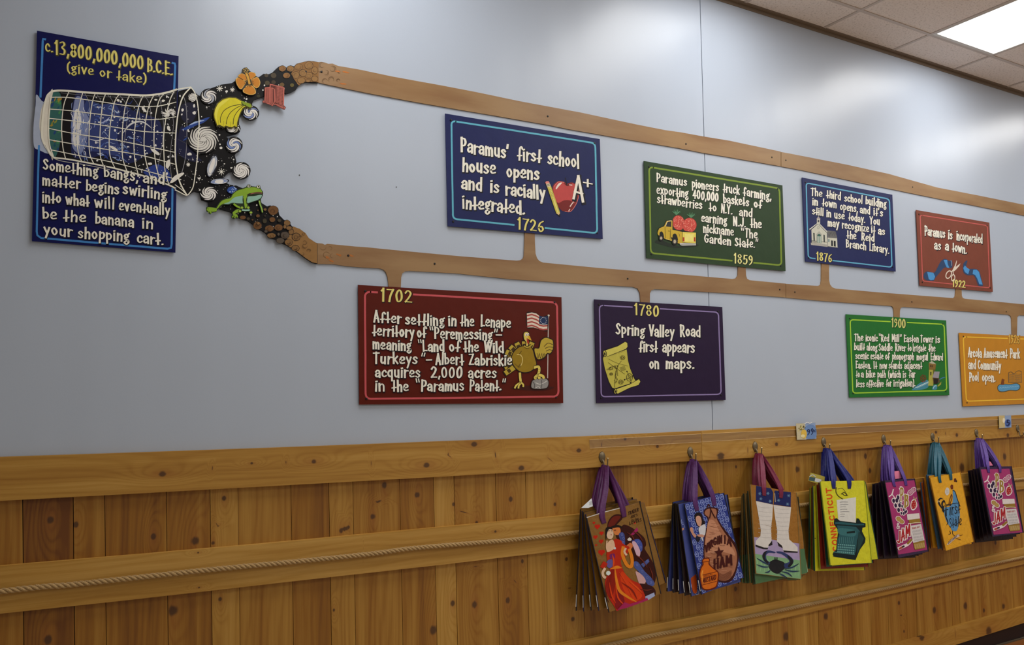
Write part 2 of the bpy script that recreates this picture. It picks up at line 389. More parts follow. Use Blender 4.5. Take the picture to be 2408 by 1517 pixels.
b.inputs['Base Color'].default_value=(.465,.53,.635,1); b.inputs['Roughness'].default_value=.33; b.inputs['Specular IOR Level'].default_value=.5
DARK=mat('dark_backing',(22,12,6),.9)
W0=wally(0)
wall=box('wall_back',(XL,.014,0),(XR,.12,ZCEIL+.1),DARK); tag(wall,kind='structure')
a=W0.at(1646,0); c=W0.at(1676,1012); zl=W0.at(700,1051).z-.03
sx=lambda z:a.x+(c.x-a.x)*(z-a.z)/(c.z-a.z)
for (n_,q) in (('l',[(XL,zl),(sx(zl)-.0022,zl),(sx(ZCEIL)-.0022,ZCEIL),(XL,ZCEIL)]),('r',[(sx(zl)+.0022,zl),(XR,zl),(XR,ZCEIL),(sx(ZCEIL)+.0022,ZCEIL)])):
    vs=[(x,0,z) for x,z in q]+[(x,.0135,z) for x,z in q]
    mesh('panel',vs,[(0,1,2,3),(7,6,5,4),(0,4,5,1),(1,5,6,2),(2,6,7,3),(3,7,4,0)],WALLM,wall)
for p in ((704,412),(932,440)):
    q=W0.at(*p); v,f=clip_tube([q+Vector((0,.004,0)),q-Vector((0,.0015,0))],.0022,8); mesh('nail',v,f,mat('nail_dark',(60,58,60),.6),wall)
# ---- wainscot planks
KN=P("178,1234 360,1262 459,1272 527,1172 501,1277 119,1223 112,1505 408,1436 518,1409 877,1215 802,1248 820,1240 904,1141 981,1164 1067,1186 1201,1174 1305,1186 785,1435 1065,1419 1116,1422 1228,1320 1194,1412 1121,1229 1019,1482 1347,1456 1332,1315 1731,1098 1730,1385 1875,1104 2035,1073 2046,1107 2362,1074 2262,1100 2341,1276 1941,1450 1848,1497 2114,1418 2197,1435 2270,1425 2314,1436 2360,1426 2126,1485")
KR=[7,7,10,6,5,9,11,12,5,6,6,4,7,6,4,5,4,3,6,8,4,6,4,10,5,4,3,5,6,5,5,6,8,4,7,9,4,6,6,4,5,3]
PLY=-.004; PS=wally(PLY)
def knot_w(S,px,py,r):
    q=S.at(px,py); q2=S.at(px+r,py); q3=S.at(px,py+r); return (q.x,q.z,max(.5*abs(q2.x-q.x)+.5*abs(q3.z-q.z),.003)*.92)
PK=[knot_w(PS,k[0],k[1],r) for k,r in zip(KN,KR)]
SE=[(-78,.4),(-20,.45),(53,.8),(172,.42),(246,.55),(391,.52),(494,.1),(559,.3),(684,.55),(773,.16),(830,.34),(940,.42),(1020,.06),(1068,.32),(1166,.42),(1236,.26),(1280,.22),(1366,.5),(1467,.28),(1544,.36),(1599,.3),(1703,.36),(1751,.28),(1800,.34),(1845,.2),(1891,.3),(1917,.22),(1974,.36),(2014,.22),(2041,.3),(2082,.26),(2126,.42),(2149,.2),(2190,.3),(2232,.4),(2250,.22),(2300,.3),(2349,.2),(2376,.36),(2402,.25),(2440,.3),(2475,.2)]
def seam(x):
    sl=.008+.016*min(max(x,0)/1200,1); A=PS.at(x,1150); B=PS.at(x+sl*300,1450); return lambda z:A.x+(B.x-A.x)*(z-A.z)/(B.z-A.z)
ss=[(seam(x),t) for x,t in SE]
ztop=W0.at(700,1051).z-.02; zbot=.14
cols=[]
for i in range(len(ss)-1): cols.append((ss[i][0],ss[i+1][0],ss[i][1]))
x=ss[0][0](1.2); f0=ss[0][0]
while x>XL+.15:
    wd=random.uniform(.07,.14); cols.append(((lambda z,q=x-wd:q),(f0 if f0 else (lambda z,q=x:q)),random.uniform(.2,.5))); f0=None; x-=wd
x=ss[-1][0](1.2); f0=ss[-1][0]
while x<XR-.15:
    wd=random.uniform(.08,.16); cols.append(((f0 if f0 else (lambda z,q=x:q)),(lambda z,q=x+wd:q),random.uniform(.2,.45))); f0=None; x+=wd
for i,(A,B,t) in enumerate(cols):
    g=random.choice((.0006,.0009,.0012)); top=[];bot=[];nz=34
    # rows go along z: use loft with 'top'=left edge
    L=[(A(ztop+(zbot-ztop)*k/nz)+g,ztop+(zbot-ztop)*k/nz) for k in range(nz+1)]
    R=[(B(ztop+(zbot-ztop)*k/nz)-g,ztop+(zbot-ztop)*k/nz) for k in range(nz+1)]
    xm=(L[10][0]+R[10][0])/2
    kk=[k for k in PK if A(k[1])-.004<k[0]<B(k[1])+.004]
    loft_board('plank',L,R,.0135,PLY+random.uniform(-.0008,.0008),'v',wall,i*1.37+random.random(),t,kk,nv=4)
# ---- rails
RY=-.026; RS=wally(RY)
def rail(name,topx,botx,kn,tone,kind='structure',joints=(),y1=RY,seedb=50):
    S=wally(y1)
    tw=[S.at(*p) for p in topx]; bw=[S.at(*p) for p in botx]
    T=[(p.x,p.z) for p in tw]; B=[(p.x,p.z) for p in bw]
    def ext(Q):
        # straight on beyond the picture, level
        a=Q[0]; z=Q[-1]; return [(XL,a[1])]+Q+[(XR,z[1])]
    T=ext(T);B=ext(B)
    js=[XL]+[S.at(j,1045).x for j in joints]+[XR]
    r=empty(name,(0,0,0)) ; r['kind']=kind
    def zat(Q,x):
        for a,b in zip(Q,Q[1:]):
            if x<=b[0]+1e-6: t=(x-a[0])/(b[0]-a[0]); return a[1]+(b[1]-a[1])*t
        return Q[-1][1]
    kw=[knot_w(S,a,b_,rr) for a,b_,rr in kn]
    for i in range(len(js)-1):
        a,c=js[i]+(.0008 if i else 0),js[i+1]-.0008; n=int((c-a)/.035)+2
        xs=[a+(c-a)*k/(n-1) for k in range(n)]
        loft_board('board',[(x,zat(T,x)) for x in xs],[(x,zat(B,x)) for x in xs],PLY+.002,y1,'h',r,seedb+i*3.1,tone,[k for k in kw if a-.02<k[0]<c+.02] ,nv=5)
    return r
rail('trim_1',P("0,1075 350,1063.5 700,1051 1050,1037.5 1386,1026 1676,1012 2108,991 2408,976"),P("0,1178 300,1162 700,1139.7 1050,1120.5 1364,1101.6 1599,1086 1785,1075.5 2000,1057 2108,1048 2408,1026"),
  [(382,1115,8),(738,1085,6),(1003,1094,7),(1115,1045,7),(1361,1059,6),(1226,1101,7),(1470,1033,4),(1546,1050,4),(1695,1072,9),(1826,1045,4),(2250,1023,4),(2370,1023,4),(2201,1017,3),(592,1090,3)],.12,joints=(1650,))
rail('trim_2',P("0,1332 350,1303 700,1272 1050,1239 1364,1209.5 1550,1190 1743,1170 1876,1158 2034,1139 2150,1126 2408,1099"),P("0,1443.5 300,1411.7 700,1366 1050,1327 1358,1290 1580,1262 1879,1222 2163,1181 2408,1150"),
  [(466,1300,2),(468,1382,2),(1165,1250,3)],.0,seedb=80)
rail('trim_3',P("0,1760 700,1647 1400,1498.5 1552,1466 1700,1438 1900,1400 2108,1355 2408,1290"),P("0,1892 700,1725 1275,1590 1552,1517 1900,1441.5 2108,1394 2408,1327"),[(2000,1400,3)],.04,seedb=110)
rail('trim_4',P("1400,1700 2103,1517 2408,1427"),P("1400,1800 2246,1517 2408,1465"),[(2168,1500,7),(2325,1483,8)],.12,seedb=140)
bb=box('baseboard_back',(XL,-.006,0),(XR,.013,.16),mat('black_vinyl',(26,12,12),.5)); tag(bb,kind='structure')
FL=mat('floor_tile',(126,76,34),.35,var=.25,bs=6,g=1.3)
fl=empty('floor',(0,0,0)); fl['kind']='structure'
slab=box('slab',(XL,-7,-.06),(XR,.1,-.004),mat('floor_sheet',(168,150,126),.6,g=1.35),fl)
# floor: tan vinyl tiles 12 in square near the wall
tm=bpy.data.meshes.new('tile'); bm=bmesh.new(); bmesh.ops.create_cube(bm,size=1)
for v in bm.verts: v.co=Vector((v.co.x*.302,v.co.y*.302,v.co.z*.004-.002))
bm.to_mesh(tm); bm.free(); tm.materials.append(FL)
for i in range(14):
    for j in range(5):
        o=bpy.data.objects.new('tile',tm); COL.objects.link(o); o.parent=fl; o.location=(3.9+.305*i,-.17-.305*j,0)
box('edge_strip',(XL,-.017,0),(XR,-.0062,.006),mat('grey_edge',(86,74,56),.6),fl)
# ---- ceiling
m,nt,b=nodes('ceiling_board'); CEM=m
tc=N(nt,'ShaderNodeTexCoord'); v=N(nt,'ShaderNodeTexNoise'); v.inputs['Scale'].default_value=95; v.inputs['Detail'].default_value=5; v.inputs['Roughness'].default_value=.7
nt.links.new(tc.outputs['Object'],v.inputs['Vector'])
cr=N(nt,'ShaderNodeValToRGB'); cr.color_ramp.elements[0].position=.3; cr.color_ramp.elements[0].color=(.50,.43,.37,1); cr.color_ramp.elements[1].position=.48; cr.color_ramp.elements[1].color=(.86,.78,.72,1)
nt.links.new(v.outputs['Fac'],cr.inputs[0]); nt.links.new(cr.outputs[0],b.inputs['Base Color']); b.inputs['Roughness'].default_value=.95
bp=N(nt,'ShaderNodeBump'); bp.inputs['Strength'].default_value=.4; bp.inputs['Distance'].default_value=.003; nt.links.new(v.outputs['Fac'],bp.inputs['Height']); nt.links.new(bp.outputs['Normal'],b.inputs['Normal'])
GRID=mat('grid_bar_paint',(176,165,156),.5,g=1.3); BRN=mat('angle_trim_paint',(120,104,88),.5,g=1.1)
ceil=box('ceiling',(XL,-7.2,ZCEIL+.05),(XR,.1,ZCEIL+.09),mat('plenum_dark',(40,36,34),.9)); tag(ceil,kind='structure')
GX=[4.3259+.61*k for k in range(-10,7)]; GY=[0,-.255,-1.475,-2.695,-3.915,-5.135]
LIGHTS=[(4.3259,-.255)]
def is_light(x,y): 
    k=round((x-4.3259)/.61); return abs(y+.255)<.01 and k%3==0 and -6<=k<=3
for gx in GX:
    for j in range(len(GY)-1):
        if is_light(gx,GY[j]): continue
        a,c=GX[0],1
        box('ceiling_tile',(gx+.006,GY[j+1]+.006,ZCEIL+.003),(gx+.604,GY[j]-.006,ZCEIL+.018),CEM,ceil,.002)
for gx in GX: box('grid_bar',(gx-.010,GY[-1],ZCEIL-.0006),(gx+.010,0,ZCEIL+.004),GRID,ceil)
for gy in GY[1:]: box('grid_bar',(GX[0],gy-.010,ZCEIL-.0012),(GX[-1]+.61,gy+.010,ZCEIL+.003),GRID,ceil)
box('wall_angle',(XL,-.024,ZCEIL-.002),(XR,-.0005,ZCEIL+.004),BRN,ceil); box('wall_angle',(XL,-.0035,ZCEIL-.022),(XR,-.0002,ZCEIL-.002),BRN,ceil)
DIF,nt,b=nodes('troffer_diffuser'); b.inputs['Base Color'].default_value=(.9,.9,.9,1); b.inputs['Emission Color'].default_value=(1,.985,.96,1); b.inputs['Emission Strength'].default_value=LAMP_W
WH=mat('white_enamel',(190,186,180),.4,g=1.3)
for k in (-6,-3,0,3):
    gx=4.3259+.61*k
    side={0:'bright white ceiling light panel in the top right corner of the photo',3:'ceiling light panel beyond the right edge near the wall',-3:'ceiling light panel above the middle of the mural, out of view',-6:'ceiling light panel above the left end of the mural, out of view'}[k]
    t=empty('ceiling_light',(gx+.305,-.865,ZCEIL),side,'light','ceiling light panels along the wall')
    S=Surf((0,0,ZCEIL),(0,0,-1))
    x0,x1,y0,y1=gx+.022,gx+.588,-.283,-1.447
    o=box('diffuser',(x0,y1,ZCEIL+.002),(x1,y0,ZCEIL+.004),DIF,t)
    vs=[];fs=[]
    for (q,z) in (((gx+.008,-1.467,gx+.602,-.263),ZCEIL-.0015),((x0,y1,x1,y0),ZCEIL-.0015),((x0,y1,x1,y0),ZCEIL+.004),((gx+.008,-1.467,gx+.602,-.263),ZCEIL+.03)):
        vs+=[(q[0],q[1],z),(q[2],q[1],z),(q[2],q[3],z),(q[0],q[3],z)]
    for a_,b__ in ((0,1),(1,2),(0,3)):
        for i in range(4): j=(i+1)%4; fs.append((a_*4+i,a_*4+j,b__*4+j,b__*4+i))
    mesh('frame',vs,fs,WH,t)
# ================================================================ ROPES
ROPE=mat('jute_rope',(168,138,92),.85,bump=.5,bs=400,var=.25,g=1.25)
def rope(pts,label,y=-.036,r=.0085):
    S=wally(y); P3=[S.at(*p) for p in pts]
    a=P3[0]; z=P3[-1]
    P3=[Vector((XL+.1,y,a.z)),Vector(((XL+a.x)/2,y,a.z-.004))]+P3+[Vector(((z.x+XR)/2,y,z.z-.006)),Vector((XR-.1,y,z.z))]
    # resample
    out=[];stp=.0045
    pts2=[(p.x,p.z) for p in P3]; cm=catmull(pts2,False,12)
    acc=0; cur=cm[0]; out=[cur]
    for q in cm[1:]:
        d=math.hypot(q[0]-cur[0],q[1]-cur[1]); 
        while d>=stp:
            t=stp/d; cur=(cur[0]+(q[0]-cur[0])*t,cur[1]+(q[1]-cur[1])*t); out.append(cur); d=math.hypot(q[0]-cur[0],q[1]-cur[1])
    root=empty('rope',(P3[2].x,y,P3[2].z),label,'rope')
    for s in range(3):
        pts3=[]
        for i,(x_,z_) in enumerate(out):
            th=2*math.pi*(i*stp/.05)+s*2*math.pi/3; rr=r*.55
            pts3.append(Vector((x_,y+math.cos(th)*rr,z_+math.sin(th)*rr)))
        v_,f_=clip_tube(pts3,r*.56,6); mesh('strand',v_,f_,ROPE,root,True)
rope(P("0,1391 150,1377 300,1361 500,1339.5 700,1320.5 870,1303 959,1291 1058,1282 1211,1269 1359,1252 1528,1232 1700,1211 1876,1189 2050,1166 2262,1141 2408,1126.5"),'twisted tan rope slung along the upper horizontal rail behind the bags')
rope(P("0,1835 700,1694 1431,1517 1664,1470 1900,1422 2000,1401 2108,1378.6 2408,1310.7"),'twisted tan rope slung along the lower rail below the bags')
# ================================================================ TIMELINE STRIPS
def strip_mat():
    m,nt,b=nodes('painted_strip'); tc=N(nt,'ShaderNodeTexCoord'); mp=N(nt,'ShaderNodeMapping'); mp.inputs['Scale'].default_value=(1.6,1,9)
    n=N(nt,'ShaderNodeTexNoise'); n.inputs['Scale'].default_value=1.4; n.inputs['Detail'].default_value=4
    nt.links.new(tc.outputs['Object'],mp.inputs[0]); nt.links.new(mp.outputs[0],n.inputs['Vector'])
    cr=N(nt,'ShaderNodeValToRGB'); cr.color_ramp.elements[0].position=.32; cr.color_ramp.elements[0].color=C3((118,84,48),1.3); cr.color_ramp.elements[1].position=.62; cr.color_ramp.elements[1].color=C3((138,108,70),1.3)
    nt.links.new(n.outputs['Fac'],cr.inputs[0]); nt.links.new(cr.outputs[0],b.inputs['Base Color']); b.inputs['Roughness'].default_value=.45; return m
STRIP=strip_mat(); SCREWM=mat('screw_black',(20,16,16),.4,.3)
Y1=-.005; SF=wally(Y1)
def screw(px,py,parent,y=Y1,r=.0042,mt=None):
    q=wally(y).at(px,py); v,f=clip_tube([q,q+Vector((0,-.0014,0)),q+Vector((0,-.002,0))],[r,r,r*.55],10); return mesh('screw',v,f,mt or SCREWM,parent)
def cut(name,pts,label,cat,group=None,y=Y1,mt=None,org=None,y0=0,part='board'):
    c=wally(y).at(*pts[len(pts)//2]); c=wally(y).at(sum(p[0] for p in pts)/len(pts),sum(p[1] for p in pts)/len(pts))
    r=empty(name,(c.x,y0,c.z),label,cat,group); extrude_outline(part,pts,y0-.0002,y,mt or STRIP,r); return r
GR='brown painted timeline strips across the wall'
upB_t=P("748.6,146 756,145.5 764,147 772,150 782,149.5 795,155 817,158.7 850,164.5 885,172 923,180 975,189.5 1039,201 1122,217 1222,238 1365,264.5 1498,293 1564,306 1600,311 1655,321 1716,331 1836,356.5")
upB_b=P("1836,391 1716,370 1653,359.5 1600,349 1464,326 1338,304 1292,294.5 1149,269.5 1089,259.5 966,238 860,218 807,207 790,203 770,199 748.6,194")
sB=cut('timeline_strip',upB_t+upB_b,'long brown upper timeline strip above the first school house plaque','strip',GR)
c=Cv(SF)
def swirl(c,x,y,r,col=(78,52,24),w=1.0,k=2):
    for i in range(k):
        a0=random.uniform(0,6.28); n=random.uniform(2.5,5); rr=r*(1-.3*i)
        c.line(col,[(x+rr*math.cos(a0+n*t/6),y+rr*.92*math.sin(a0+n*t/6)) for t in range(7)],w,1,taper=1)
c.org(400,130,.19777); 
for x,y,r in ((1810,120,40),(1850,210,36),(1930,165,42),(1840,310,34),(1920,290,38),(2000,300,22),(2010,200,16),(1790,180,26)): swirl(c,x,y,r,w=5)
for x,y in ((2090,200),(1990,190),(2060,340)): c.ell((164,96,40),x,y,40,9,12,10,.3)
c.build('painted_cobbles',sB)
for p in P("756,169 1288,273.5 1613,338.5 1815,370"): screw(*p,sB)
upC=P("1837.4,357.5 1855,360.7 1992.5,387.5 2090,409 2204,441 2304.6,460.5 2408,481.5 2520,505 2520,531 2408,507 2276.6,480.6 2222,470.5 2160,458 2053,436 1960,416.5 1888.5,401 1837.4,391.5")
sC=cut('timeline_strip',upC,'brown upper timeline strip right of the joint, above the library plaque','strip',GR)
for p in P("1848,377 2146,440"): screw(*p,sC)
loB=P("""746.6,571.8 758,572.8 764,575.8 770,573.4 795,575.8 835,579.7 860,581.3 953,590.6 1086,603 1215,613 1223.7,612 1230,608 1232.2,602 1233.4,575 1234,545 1257.6,545 1258,572 1259.5,596.5 1263,607 1268,613.5 1277,617.5 1404.7,629.8 1517.7,639 1600,645.5 1663.7,651 1722,656 1731,654.5 1735,648 1736,627 1753.5,629 1754.5,648 1757,655.5 1763,659 1847.6,667
1847.6,699.6 1727.5,690.6 1600,683 1540,680 1532,682.5 1528.5,690 1528,712 1506.5,711 1505,689.6 1499.4,678.5 1487.8,674.6 1338,665.6 1205.4,657 1072.5,643 963,637 953,638 946,643 943.5,652 942.6,676 914,674 911.4,651 907,639 901,634 892,631.2 860,629.6 815,626 783.7,621.3 746.6,620.7""")
tB=cut('timeline_strip',loB,'brown lower timeline strip with branch stems down to the dark red plaque','strip',GR)
c=Cv(SF,400,380,.19777)
for x,y,r in ((1820,1020,34),(1860,1110,38),(1900,1030,24),(1930,1120,26)): swirl(c,x,y,r,(96,66,34),4,1)
for x,y in ((1870,1140),(1920,1180),(2010,1110),(2160,1120)): c.ell((150,92,44),x,y,30,12,20,10,.3)
c.build('painted_cobbles',tB)
for p in P("819,601 1022,620.5 1476,655.5 1833.5,681"): screw(*p,tB)
loC=P("""1848.6,667.5 1915,672 1925.4,672.5 1930,669 1931.5,660 1932,618 1949.4,618 1949.8,660 1952,669 1957,675.5 1965.7,678.8 2060,687 2170,695.6 2235,700.5 2243,701 2246.3,696.5 2247.8,678 2261.2,678 2262,695.6 2264,700.5 2269,702.6 2408,715.7 2520,728
2520,751 2408,742 2397,741.3 2392.5,746 2391.5,790 2380,789 2378.8,750 2377,743.5 2371.7,740 2250,731 2136.8,722.5 2123,721.8 2118,724.5 2116.4,731 2115.8,750 2102.6,749 2102,730 2100,722.5 2096.5,719.8 1935.5,708 1848.6,700""")
tC=cut('timeline_strip',loC,'brown lower timeline strip right of the joint with stem to the bright green plaque','strip',GR)
for p in P("1869,687 2144,710 2366,733"): screw(*p,tC)
# ================================================================ PLAQUES
def board_mat(name,rgb):
    m=mat(name,rgb,.42,g=GP*.9,bump=.12,bs=18,var=.10); m.node_tree.nodes['Principled BSDF'].inputs['Specular IOR Level'].default_value=.2; return m
PY=-.0092; PF=wally(PY)
YEL=(200,190,108); WHT=(212,206,194)
def plaque(corners,rgb,label,group='painted history plaques on the grey wall',screws=True,sq=None):
    cx=sum(p[0] for p in corners)/4; cz=sum(p[1] for p in corners)/4; q=PF.at(cx,cz)
    r=empty('plaque',(q.x,0,q.z),label,'sign',group)
    extrude_outline('board',corners,-.0052,PY,board_mat('sign_paint',rgb),r)
    extrude_outline('spacer',[(cx+(p[0]-cx)*.9,cz+(p[1]-cz)*.9) for p in corners],0,-.0122,DARK,r) if False else None
    if screws:
        for i,p in enumerate(corners):
            screw(p[0]+(cx-p[0])*.07,p[1]+(cz-p[1])*.10,r,PY,.0045)
    # four stand-off pads hold the board proud of the wall
    for i,p in enumerate(corners):
        a=PF.at(p[0]+(cx-p[0])*.3,p[1]+(cz-p[1])*.3); v,f=clip_tube([Vector((a.x,-.0002,a.z)),Vector((a.x,-.0051,a.z))],.012,10); mesh('spacer',v,f,DARK,r)
    return r
def border(c,col,pts,w,gap=True): c.line(col,pts,w,1)
def rborder(c,col,q,w,rr,breaks=None):
    """rounded border through the quad q (tl,tr,br,bl) in zoom coords; breaks=(side,x0,x1)"""
    tl,tr,br,bl=q
    def pt(a,b,t): return (a[0]+(b[0]-a[0])*t,a[1]+(b[1]-a[1])*t)
    def ln(a,b): return math.hypot(b[0]-a[0],b[1]-a[1])
    pts=[]
    for a,b,d in ((tl,tr,br),(tr,br,bl),(br,bl,tl),(bl,tl,tr)):
        k=rr/ln(a,b); k2=rr/ln(b,d)
        pts.append((pt(a,b,k),pt(a,b,1-k),b,pt(b,d,k2)))
    for i,(p0,p1,b,p2) in enumerate(pts):
        n=8; seg=[pt(p0,p1,t/n) for t in range(n+1)]
        seg=[(x+random.uniform(-w*.05,w*.05),y+random.uniform(-w*.05,w*.05)) for x,y in seg]
        if breaks and breaks[0]==i:
            x0,x1=breaks[1],breaks[2]
            if seg[0][0]>seg[-1][0]: x0,x1=x1,x0
            s=(lambda x:pt(seg[0],seg[-1],(x-seg[0][0])/(seg[-1][0]-seg[0][0])))
            c.line(col,[seg[0],pt(seg[0],s(x0),.5),s(x0)],w,0); c.line(col,[s(x1),pt(s(x1),seg[-1],.5),seg[-1]],w,0)
        else: c.line(col,seg,w,0)
        arc=[( (1-t)**2*p1[0]+2*t*(1-t)*b[0]+t*t*p2[0],(1-t)**2*p1[1]+2*t*(1-t)*b[1]+t*t*p2[1]) for t in [k/6 for k in range(7)]]
        c.line(col,arc,w,0)
def write(c,lines,h,**k):
    for ln in lines:
        hh=ln[0] if isinstance(ln[0],(int,float)) else h
        for (t,x0,y0,x1,y1) in (ln[1:] if isinstance(ln[0],(int,float)) else ln): c.text(t,x0,y0,x1,y1,hh,**k)
# ---- 1  beginning of time
pl=plaque(P("87,72 420,132 412.5,594 75,567"),(9,13,70),'tall navy plaque at far left with a painted net spilling stars',screws=False)
c=Cv(PF,60,50,.19773)
LB=(58,118,178)
c.line(LB,"237,215 207,210 205,235 198,420 188,650 178,900",26,0); c.line(LB,"1745,495 1775,502 1780,530 1775,660 1768,815",24,0)
c.line(LB,"160,1480 150,1800 133,2500 140,2545 185,2578 900,2640 1690,2706 1730,2695 1738,2650 1742,2400 1748,1990",24,0)
c.build('painted_border',pl)
c=Cv(PF,60,50,.19773)
c.text("c.",235,352,325,372,145,YEL,(60,60,20),jit=.01,wt=.14); c.text("13,800,000,000",350,385,1400,572,158,YEL,(70,66,22),jit=.01,wt=.16,wh=.45); c.text("B.C.E.",1448,592,1745,640,150,YEL,(70,66,22),jit=.01,wt=.17,wh=.5)
for a in (("(give",495,600,808,640),("or",880,655,1020,670),("take)",1085,692,1432,738)): c.text(a[0],*a[1:],112,YEL,(60,60,20),jit=.01,wt=.17,wh=.5)
c.build('date_lettering',pl)
# net illustration
c=Cv(PF,60,50,.19773,step=.00004)
c.poly((150,160,180),"130,870 215,960 290,850 300,1250 300,1560 160,1530 100,1480 95,1250 120,1000",1)
c.poly((196,192,180),"185,1060 230,950 275,885 330,850 330,1610 285,1560 235,1480 195,1370 165,1250",1)
c.poly((10,9,12),"330,835 420,822 800,850 1100,866 1400,882 1700,842 1800,815 1790,1990 1690,1945 1400,1836 1000,1735 700,1676 345,1622 300,1450 295,1000")
c.poly((44,88,84),"330,840 370,835 415,870 432,1050 430,1300 400,1500 350,1625 325,1600 285,1400 290,1100",1)
for i in range(26): c.ell([(24,70,90),(60,120,70),(120,126,50),(30,60,110),(150,120,44)][i*5//26],random.uniform(305,405),random.uniform(900,1560),random.uniform(8,20),random.uniform(12,34),random.uniform(0,90),8,.3)
c.poly((20,27,70),"600,860 690,850 760,960 900,1010 1100,960 1250,1050 1400,1100 1600,1200 1620,1500 1500,1560 1250,1690 1100,1640 900,1600 700,1640 560,1600 540,1400 545,1100",1)
c.poly((42,54,104),"720,950 900,990 1050,980 1120,1100 1090,1400 1160,1600 900,1560 720,1500 690,1200",1)
c.poly((30,50,120),"1400,1800 1560,1700 1700,1780 1720,1900 1600,1880",1)
c.poly((112,122,158),"600,900 690,930 700,1050 760,1180 740,1350 700,1500 650,1580 560,1500 545,1300 560,1100",1)
c.poly((196,196,196),"590,1060 650,1080 665,1250 640,1450 580,1480 560,1300",1)
random.seed(11)
for i in range(70):
    x,y=random.gauss(660,60),random.gauss(1250,190)
    if 545<x<900 and 880<y<1620: c.line([(196,198,204),(120,136,180),(90,110,160)][i*3//70],[(x,y),(x+random.uniform(-18,18),y+random.uniform(15,50)),(x+random.uniform(-26,26),y+random.uniform(50,80))],random.uniform(5,13),1,taper=1)
for i in range(70):
    x,y=random.uniform(780,1330),random.uniform(960,1640)
    c.line([(60,84,150),(96,120,170),(34,52,120),(150,166,196)][i*4//70],[(x,y),(x+random.uniform(10,40),y+random.uniform(-30,30)),(x+random.uniform(40,80),y+random.uniform(-30,50))],random.uniform(5,18),1,taper=1)
c.line((190,192,196),"1160,1330 1220,1250 1300,1200 1400,1200 1500,1270",22,1,taper=1); c.line((180,182,190),"760,1400 860,1420 960,1380",14,1,taper=1); c.line((150,156,190),"870,1230 960,1180 1000,1140",14,1,taper=1)
for i in range(330):
    x=random.uniform(800,1780); y=random.uniform(880,1950)
    if y>1620+(x-345)*.27-20 or (x<1100 and random.random()<.4): continue
    r=random.choice([3,4,5,6,8,13]); c.ell((204,204,202),x,y,r,r*random.uniform(.6,1.3),0,6,.2)
for x,y,rx,ry,a in ((1410,1050,42,17,50),(1700,1270,16,30,-10),(1540,1550,60,22,35),(1695,1700,26,60,12),(1480,1695,26,16,0),(1100,940,18,16,0),(1640,945,20,14,0),(1550,935,18,12,0),(1050,1510,60,16,30)): c.ell((206,204,196),x,y,rx,ry,a,10,.15)
for i in range(26): 
    a=random.uniform(0,6.28); c.line((204,202,196),[(1700,1090),(1700+40*math.cos(a),1090+28*math.sin(a)),(1700+86*math.cos(a+.4),1090+52*math.sin(a+.4))],12,1,taper=1)
# far side wires (thin)
for q in ("700,850 755,960 770,1100","850,870 900,960 920,1100","980,880 1040,960 1060,1120","1120,880 1190,980 1210,1150 1150,1600","1260,890 1340,1010 1360,1200","1420,890 1480,1010 1500,1300","1590,880 1640,1200 1620,1500 1570,1750","1780,830 1700,1000 1760,1200 1720,1600 1740,1900"): c.line((130,130,136),q,5)
NET=(206,204,190)
for q in ("515,843 465,960 440,1100 430,1300 445,1500 475,1630","680,852 640,1000 615,1200 610,1400 630,1570 670,1670","828,862 795,960 765,1180 755,1400 765,1580 810,1690","950,872 920,960 895,1180 885,1400 890,1600 925,1712",
  "1110,875 1060,960 1015,1180 995,1400 1005,1600 1060,1740","1235,885 1190,1000 1160,1200 1150,1400 1155,1620 1205,1780","1400,885 1350,1000 1310,1200 1290,1420 1300,1650 1340,1822","1530,870 1470,1000 1430,1180 1410,1400 1420,1600 1470,1800 1500,1870",
  "1650,858 1590,940 1550,1100 1530,1300 1530,1500 1550,1700 1600,1890","1760,842 1710,960 1670,1150 1645,1350 1645,1550 1660,1780 1705,1940"): c.line(NET,q,11)
for q in ("300,905 480,905 700,930 950,965 1180,1000 1400,1015 1600,1005 1790,962","300,1045 500,1060 700,1085 950,1115 1180,1145 1400,1168 1600,1165 1790,1135","285,1155 600,1190 1000,1250 1400,1310 1790,1330","280,1275 600,1340 1000,1400 1400,1478 1780,1560","290,1410 600,1465 1000,1530 1400,1600 1790,1705",
  "305,1530 600,1590 1000,1670 1400,1770 1790,1880"): c.line(NET,q,10)
c.line((120,120,124),"420,850 800,890 1200,905 1500,905 1780,850",5)
c.line(NET,"330,1620 290,1560 230,1470 195,1350 210,1100 250,910 300,845 370,826 500,828 800,852 1100,866 1400,882 1560,870 1700,843 1795,812",24)
c.line(NET,"300,1590 345,1622 500,1640 700,1676 1000,1735 1200,1785 1400,1838 1560,1895 1700,1946 1780,1985",18); c.line(NET,"300,900 275,1200 285,1450 330,1600",12); c.line((160,158,150),"230,1470 300,1600 420,1660 700,1705 1000,1765",8)
c.build('painted_net',pl)
c=Cv(PF,60,330,.19773,base=c.off+.0001)
write(c,[[("Something",208,345,860,432),("bangs,",932,432,1335,492),("and",1398,497,1650,522)],
 [("matter",200,530,650,578),("begins",718,592,1110,642),("swirling",1158,635,1675,705)],
 [("into",200,735,420,748),("what",482,762,757,782),("will",822,797,1055,812),("eventually",1112,828,1712,888)],
 [("be",202,926,367,940),("the",452,956,717,970),("banana",828,985,1285,1032),("in",1385,1037,1517,1052)],
 [("your",220,1112,555,1147),("shopping",625,1160,1232,1202),("cart.",1325,1215,1640,1243)]],128,wt=.18)
c.build('lettering',pl)
